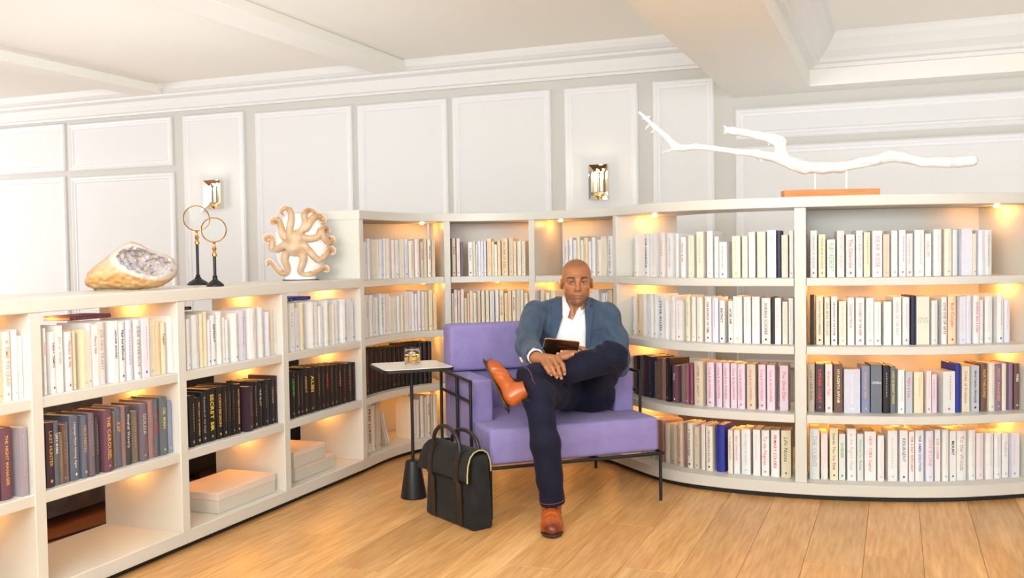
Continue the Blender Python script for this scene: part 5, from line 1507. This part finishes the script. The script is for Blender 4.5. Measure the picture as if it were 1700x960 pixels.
# left hand under the tablet
W2 = A_('wrist_l')
for i in (1, 2, 3, 4):
    P = [np.array(q) for q in J['l_f%d' % i]]
    s.cap(W2, P[0], .024, .0135, .014); s.path(P, ([.0125, .0108, .0098, .008] if len(P) == 4 else [.012, .0105, .009]), .003)
s.path([W2] + [np.array(q) for q in J['l_th']], [.02, .0145, .012, .0095], .008)
me = s.mesh('body')
V = verts_of(me)
hx, hy, hz = V[:, 0] - H[0], -(V[:, 1] - H[1]), V[:, 2] - H[2]
nn = wav(V[:, 0], V[:, 1], V[:, 2], 40, 8); n2 = wav(V[:, 0], V[:, 1], V[:, 2], 300, 2)
SK = np.array((.385, .152, .060))
C_ = np.tile(SK, (len(V), 1)) * (1 + .05 * nn + .02 * n2)[:, None]
headm = (hz > -.135)
# shaved scalp and beard shadow
sc_ = sstep(.060, .085, hz + .25 * np.minimum(.05 - hy, .06) * (hy < .06) - .12 * np.abs(hx)) * headm
C_ = lerp(C_, (.225, .095, .045), sc_ * .72)
bd = sstep(-.050, -.064, hz) * sstep(-.02, .02, hy) * headm * (hz > -.135)
C_ = lerp(C_, (.19, .085, .045), bd * .42)
lipd = np.abs(hz + .0737) / .0082 + (np.abs(hx) / .031) ** 4
C_ = lerp((.30, .105, .075), C_, sstep(.75, 1.1, lipd + (hy < .07) * 5 + (~headm) * 9))
for e in (-1, 1):
    bx = (hx * e - .014) / .041
    arch = .0165 + .006 * np.sin(np.clip(bx, 0, 1) * PI * .8) - .004 * np.clip(bx - .6, 0, 1)
    wd = .0062 * (1 - .55 * np.clip(bx, 0, 1))
    br_ = sstep(1.35, .75, np.abs(hz - arch) / wd) * sstep(-.06, .06, bx) * sstep(1.06, .9, bx) * (hy > .04) * headm
    C_ = lerp(C_, (.035, .020, .014), br_ * .92)
    lid = np.sqrt(((hx * e - .0325) / .0175) ** 2 + ((hz + .0005) / .009) ** 2)
    C_ = lerp(C_, (.17, .07, .04), sstep(1.25, .8, lid) * (hy > .05) * headm * .6)
for P in [J['r_k%d' % i] for i in (1, 2, 3, 4)] + [J['r_th']] + [J['l_f%d' % i] for i in (1, 2)]:
    a, b_ = np.array(P[-2]), np.array(P[-1]); d_ = (b_ - a) / np.linalg.norm(b_ - a)
    dist = np.linalg.norm(V - (b_ + d_ * .005 + np.array((0, -.004, .003))), axis=1)
    C_ = lerp((.62, .40, .30), C_, sstep(.0055, .0105, dist))
C_ = lerp(C_, (.27, .12, .065), ((V[:, 1] < -.42) & (V[:, 2] < .80)) * (.25 + .25 * nn))
pigment(me, C_)
M['skin'] = attr_mat('skin', .42, bump=.06, bscale=500, spec=.45, sss=.06)
obj('body', me, M['skin'], man)
M['eye'] = attr_mat('eye', .08)
for e in (-1, 1):
    b = bmesh.new(); bmesh.ops.create_uvsphere(b, u_segments=32, v_segments=24, radius=.0122)
    me = bpy.data.meshes.new('eye'); b.to_mesh(me); b.free()
    v = verts_of(me)
    gaze = np.array((-.05, -1, .0)); gaze /= np.linalg.norm(gaze)
    ca_ = v @ gaze / .0122
    c_ = lerp((.70, .66, .62), (.035, .018, .010), sstep(.83, .86, ca_)); c_ = lerp(c_, (.004, .003, .003), sstep(.965, .975, ca_))
    pigment(me, c_)
    o = obj('eye', me, M['eye'], man, True); o.location = hp(e * .0325, .0675, -.0012)

# --- shirt
M['shirt'] = mat('white_cotton', (.82, .81, .82), .75, bump=.1, bscale=260)
s = Solid((-.12, -.20, .50), (.43, .18, 1.06), .0034)
torso(s, -.013)
X, Y, Z = s.grid()
s.F += (np.sin(Z * 55 + X * 30 + 2 * np.sin(X * 40)) * .0022 * sstep(.92, .80, Z) * (Y < 0)).astype(np.float32)
prism(s, J['neck_v'], .05)
s.F = np.maximum(s.F, Z - .985)
me = s.mesh('shirt'); sh = obj('shirt', me, M['shirt'], man)
for nm in ('collar_l', 'collar_r'):
    s = Solid((.05, -.16, .86), (.28, .12, 1.06), .0026)
    torso(s, -.008); s.cap(hp(0, -.036, -.060), A_('neck_low') + (0, .01, 0), .0635, .070, .03)
    prism(s, J[nm], .02, False)
    obj('collar', s.mesh('collar', 2), M['shirt'], sh)
s = Solid((.04, -.10, .90), (.31, .14, 1.08), .003)
s.cap(hp(0, -.036, -.060), A_('neck_low') + (0, .012, 0), .064, .071, .02)
X, Y, Z = s.grid(); s.F = np.maximum(s.F, np.maximum(Z - (1.005 + .35 * (Y + .02)), np.maximum(.93 - Z, -(Y + .012))))
obj('collar', s.mesh('collar', 2), M['shirt'], sh)
s = Solid((.10, -.17, .64), (.19, .0, .91), .003)
torso(s, -.0105); prism(s, J['placket'], .0, False, .006)
obj('placket', s.mesh('placket'), M['shirt'], sh)
for z_ in (.862, .80, .735):
    b = bmesh.new(); lathe(b, [(0, -.0015), (.005, -.001), (.005, .001), (0, .0015)], 12)
    for v in b.verts: v.co = Vector((v.co.x, v.co.z, v.co.y))
    o = obj('button', b, M['shirt'], sh); o.location = (.1425, -.128 + (.03 if z_ > .85 else 0), z_)
# shirt cuff on the right wrist
fr_ = (A_('wrist_r') - A_('elbow_r')); fr_ /= np.linalg.norm(fr_)
s = Solid((-.16, -.58, .64), (.04, -.34, .86), .003)
pc = A_('wrist_r') - fr_ * .012
s.cap(pc - fr_ * .09, pc, .041, .0395, .01); cutplane(s, pc, fr_, .09)
s.cap(pc - fr_ * .02, pc + fr_ * .05, .0335, .0335, .004, 'sub')
obj('cuff', s.mesh('cuff', 3), M['shirt'], sh)

# --- blazer
M['blazer'] = weave_mat('blue_chambray', (.030, .055, .098), (.068, .102, .160), .85, 600, .15, .3)
s = Solid((-.21, -.56, .46), (.50, .20, 1.07), .0034)
torso(s, .0, .03)
s.path([A_('shoulder_r'), A_('shoulder_r') * .45 + A_('elbow_r') * .55 + (-.012, 0, 0), A_('elbow_r'), A_('wrist_r')], [.062, .056, .053, .048], .035)
s.path([A_('shoulder_l'), A_('shoulder_l') * .5 + A_('elbow_l') * .5 + (.02, 0, 0), A_('elbow_l'), A_('wrist_l')], [.063, .056, .053, .048], .035)
s.cap((.33, -.04, .72), (.375, -.10, .64), .06, .05, .04)
X, Y, Z = s.grid()
arm = sstep(.03, -.03, X) + sstep(.30, .35, X)
s.F += ((wav(X, Y, Z, 26, 21) * .0050 + np.sin(Z * 85 + X * 45 - Y * 60 + 2.5 * np.sin(X * 25 + Y * 20)) * .0042) * (.35 + .65 * arm)).astype(np.float32)
pc = A_('wrist_r') - fr_ * .030
cutplane(s, pc, fr_, .085)
s.cap(pc - fr_ * .02, pc + fr_ * .05, .0415, .0415, .004, 'sub')
prism(s, J['opening'], .03)
s.cap(hp(0, -.036, -.060), A_('neck_low') + (0, .012, -.02), .071, .072, .006, 'sub')
me = s.mesh('blazer', 2); bz_ = obj('blazer', me, M['blazer'], man)
for nm in ('lapel_l', 'lapel_r'):
    s = Solid((-.02, -.19, .68), (.30, .06, 1.06), .0026)
    torso(s, .0075, .03); s.cap(hp(0, -.036, -.060), A_('neck_low') + (0, .012, -.02), .077, .079, .02)
    prism(s, J[nm], .02, False)
    obj('lapel', s.mesh('lapel', 2), M['blazer'], bz_)
s = Solid((.04, -.09, .90), (.31, .15, 1.08), .003)
s.cap(hp(0, -.036, -.060), A_('neck_low') + (0, .012, -.01), .074, .083, .02); torso(s, .004, .03)
X, Y, Z = s.grid(); s.F = np.maximum(s.F, np.maximum(Z - (.985 + .30 * (Y + .02)), np.maximum(.945 - Z, -(Y + .0))))
s.cap(hp(0, -.036, -.060), A_('neck_low') + (0, .012, -.01), .0715, .073, .003, 'sub')
obj('collar', s.mesh('collar', 2), M['blazer'], bz_)
s = Solid((.23, -.16, .80), (.33, .03, .89), .0024)
torso(s, .0035, .03); prism(s, J['pocket'], .0, False, .0012)
obj('pocket_welt', s.mesh('pocket_welt'), M['blazer'], bz_)
M['horn'] = mat('pale_horn', (.62, .52, .30), .3)
for i, q in enumerate(((-.1195, -.470, .728), (-.1235, -.452, .734), (-.127, -.434, .740))):
    b = bmesh.new(); bmesh.ops.create_uvsphere(b, u_segments=12, v_segments=8, radius=.0062)
    for v in b.verts: v.co.y *= .5
    o = obj('cuff_button', b, M['horn'], bz_, True); o.location = q

# --- jeans
M['denim'] = weave_mat('dark_denim', (.0045, .005, .015), (.011, .012, .033), .8, 700, .03, .25)
M['stitch'] = mat('rust_stitching', (.30, .10, .04), .7)
s = Solid((-.19, -.80, .08), (.44, .12, .83), .0042)
s.path([A_('hip_r'), A_('hip_r') * .45 + A_('knee_r') * .55 + (0, 0, .012), A_('knee_r')], [.098, .086, .070], .03)
s.path([A_('knee_r'), A_('shin_r'), A_('shin_r') * .4 + A_('hem_r') * .6, A_('hem_r') + (0, 0, -.03)], [.068, .0645, .060, .055], .025)
s.path([A_('hip_l'), A_('knee_l')], [.108, .077], .03)
s.path([A_('knee_l'), A_('shinmid_l'), A_('hem_l') + (-.03, -.01, 0)], [.074, .062, .054], .025)
s.ell((.185, -.03, .535), (.165, .125, .112), .04); s.ell(A_('butt_l'), (.105, .12, .09), .03)
X, Y, Z = s.grid()
s.F += (wav(X, Y, Z, 30, 31) * .005 + np.sin(Z * 70 + X * 25 + Y * 30 + 3 * np.sin(X * 20 + Z * 9)) * (.0012 + .003 * sstep(.50, .62, Z))).astype(np.float32)
cutplane(s, A_('hem_r') + (0, 0, -.012), (.12, .1, -1), .10)
dl = A_('hem_l') - A_('shinmid_l'); dl /= np.linalg.norm(dl)
cutplane(s, A_('hem_l') + dl * .012, dl, .085)
me = s.mesh('jeans', 1); jn = obj('jeans', me, M['denim'], man)
from mathutils.bvhtree import BVHTree
tree_ = BVHTree.FromPolygons([tuple(v) for v in verts_of(me)], [tuple(p.vertices) for p in me.polygons])
def ring(c, d, r_far):
    """a stitched line round a trouser leg: points on the cloth found by looking inward"""
    c = Vector(c); d = Vector(d).normalized(); u = d.orthogonal().normalized(); w_ = d.cross(u)
    out = []
    for k in range(40):
        a = 2 * PI * k / 40; q = u * math.cos(a) + w_ * math.sin(a)
        hit = tree_.ray_cast(c + q * r_far, -q)
        if hit[0] is not None: out.append(hit[0] + q * .0006)
    return out
for c, d in ((A_('hem_r') + (0, 0, .006), (.12, .1, -1)), (A_('hem_l') - dl * .012, dl)):
    b = bmesh.new(); tube(b, ring(c, d, .085), .0011, 5, closed=True); obj('hem_stitch', b, M['stitch'], jn)

# --- ankle boots: one shape, two boots
M['tan'] = attr_mat('burnished_tan_leather', .28, bump=.12, bscale=120, coat=.25)
M['sole'] = mat('dark_sole', (.03, .018, .012), .5)
M['lace'] = mat('dark_brown_lace', (.028, .012, .008), .7)
s = Solid((-.06, -.02, .0), (.06, .31, .15), .0024)
s.path([(0, .043, .05), (0, .10, .058), (0, .16, .048), (0, .215, .036), (0, .262, .030)], [.036, .038, .039, .038, .026], .02, flat=((1, 0, 0), 1.08))
s.path([(0, .052, .05), (0, .052, .09), (0, .050, .135)], [.041, .041, .040], .02)
s.ell((.014, .215, .03), (.036, .045, .03), .02); s.ell((-.014, .215, .03), (.036, .045, .03), .02)
X, Y, Z = s.grid()
s.F = np.maximum(s.F, np.maximum(.010 - Z, Z - (.128 + .10 * (Y - .05))))
s.F += (np.sin((Y * 1.0 + Z * .6) * 210) * .0012 * sstep(.14, .17, Y) * sstep(.215, .19, Y)).astype(np.float32)
s.cap((0, .05, .12), (0, .05, .2), .034, .036, .003, 'sub')
upper = s.mesh('upper')
V = verts_of(upper)
C_ = lerp((.40, .075, .009), (.52, .125, .017), .5 + .5 * wav(V[:, 0], V[:, 1], V[:, 2], 45, 3))
C_ = lerp(C_, (.13, .018, .008), sstep(.225, .275, V[:, 1]) * .9)
C_ = lerp(C_, (.22, .04, .012), sstep(.035, .012, V[:, 2]) * .6)
pigment(upper, C_)
SO = [(0, -.006), (.022, -.002), (.036, .018), (.039, .05), (.035, .10), (.040, .15), (.049, .195), (.050, .225), (.040, .268), (.022, .292), (0, .300), (-.022, .292), (-.040, .268), (-.050, .225), (-.049, .195), (-.040, .15), (-.035, .10), (-.039, .05), (-.036, .018), (-.022, -.002)]
b = extrude_poly(SO, .004, .0145, .002, 1); box(b, -.036, .036, -.004, .068, 0.0, .006, .002)
sole = bpy.data.meshes.new('sole'); b.to_mesh(sole); b.free()
b = bmesh.new()
def top(y):   # height of the instep
    return np.interp(y, [.06, .085, .10, .13, .16, .19], [.128, .112, .099, .092, .086, .078])
for i, y in enumerate((.092, .108, .126)):
    tube(b, [(-.026, y + .004, top(y) - .010), (-.012, y, top(y) + .001), (.0, y - .003, top(y) + .0035), (.012, y, top(y) + .001), (.026, y + .004, top(y) - .010)], .0026, 6)
for e in (-1, 1):
    tube(b, [(0, .094, top(.094) + .004), (e * .014, .100, top(.1) + .012), (e * .030, .112, top(.11) + .004), (e * .024, .104, top(.104) - .001), (0, .094, top(.094) + .004)], .0024, 6)
    tube(b, [(0, .094, top(.094) + .004), (e * .016, .118, top(.118) + .003), (e * .026, .140, top(.14) - .008), (e * .030, .152, top(.15) - .018)], .0024, 6)
laces = bpy.data.meshes.new('laces'); b.to_mesh(laces); b.free()
def boot(heel, toe_dir, up_dir, label, ankle=None):
    y = Vector(toe_dir).normalized(); z = Vector(up_dir); z = (z - y * z.dot(y)).normalized(); x = y.cross(z)
    if ankle is not None: heel = Vector(ankle) - y * .05 - z * .118
    r = bpy.data.objects.new('ankle_boot', None); COL.objects.link(r); r.parent = man; r.empty_display_size = .05
    r.matrix_local = Matrix(((x.x, y.x, z.x, heel[0]), (x.y, y.y, z.y, heel[1]), (x.z, y.z, z.z, heel[2]), (0, 0, 0, 1)))
    r['label'] = label
    obj('upper', upper, M['tan'], r); obj('sole', sole, M['sole'], r); obj('laces', laces, M['lace'], r, True)
boot((.004, -.612, .0008), (-.03, -1, 0), (0, 0, 1), 'glossy tan boot planted on the floor')
boot(None, (-.36, .58, .68), (.85, -.02, .42), 'glossy tan boot of the crossed leg', A_('hem_l') + dl * .008 + (.008, 0, -.050))

# --- the tablet in his hands: a thing of its own
q = [Vector(v) for v in J['tablet']]
c = sum(q, Vector()) / 4
ux = (q[1] - q[0]).normalized(); uz = (q[0] - q[3] + q[1] - q[2]); uz = (uz - ux * uz.dot(ux)).normalized(); uy = uz.cross(ux)
tab = thing('tablet', 'bronze tablet computer held over the man\'s crossed shin', 'tablet')
tab.matrix_world = Matrix.Translation((-1.718, 4.81, 0)) @ Matrix.Rotation(.3749, 4, 'Z') @ Matrix(((ux.x, uy.x, uz.x, c.x), (ux.y, uy.y, uz.y, c.y), (ux.z, uy.z, uz.z, c.z), (0, 0, 0, 1)))
M['bronze'] = mat('bronze_back', (.10, .045, .022), .25, .85)
M['gold_edge'] = mat('gold_edge', (.75, .55, .38), .25, .9)
M['screen'] = mat('dark_screen', (.01, .01, .012), .06)
def slab(poly, y0, y1, bev):
    b = extrude_poly(poly, y0, y1, bev, 2)
    for v in b.verts: v.co = Vector((v.co.x, v.co.z, v.co.y))
    bmesh.ops.recalc_face_normals(b, faces=list(b.faces)); return b
TW, TH = .170, .112
auto(obj('edge', slab(rrect(TW, TH, .010), -.0025, .0032, .0008), M['gold_edge'], tab), 40)
auto(obj('back_shell', slab(rrect(TW - .003, TH - .003, .009), -.0034, -.0022, .0004), M['bronze'], tab), 40)
auto(obj('screen', slab(rrect(TW - .006, TH - .006, .008), .0030, .0036, .0002), M['screen'], tab), 40)
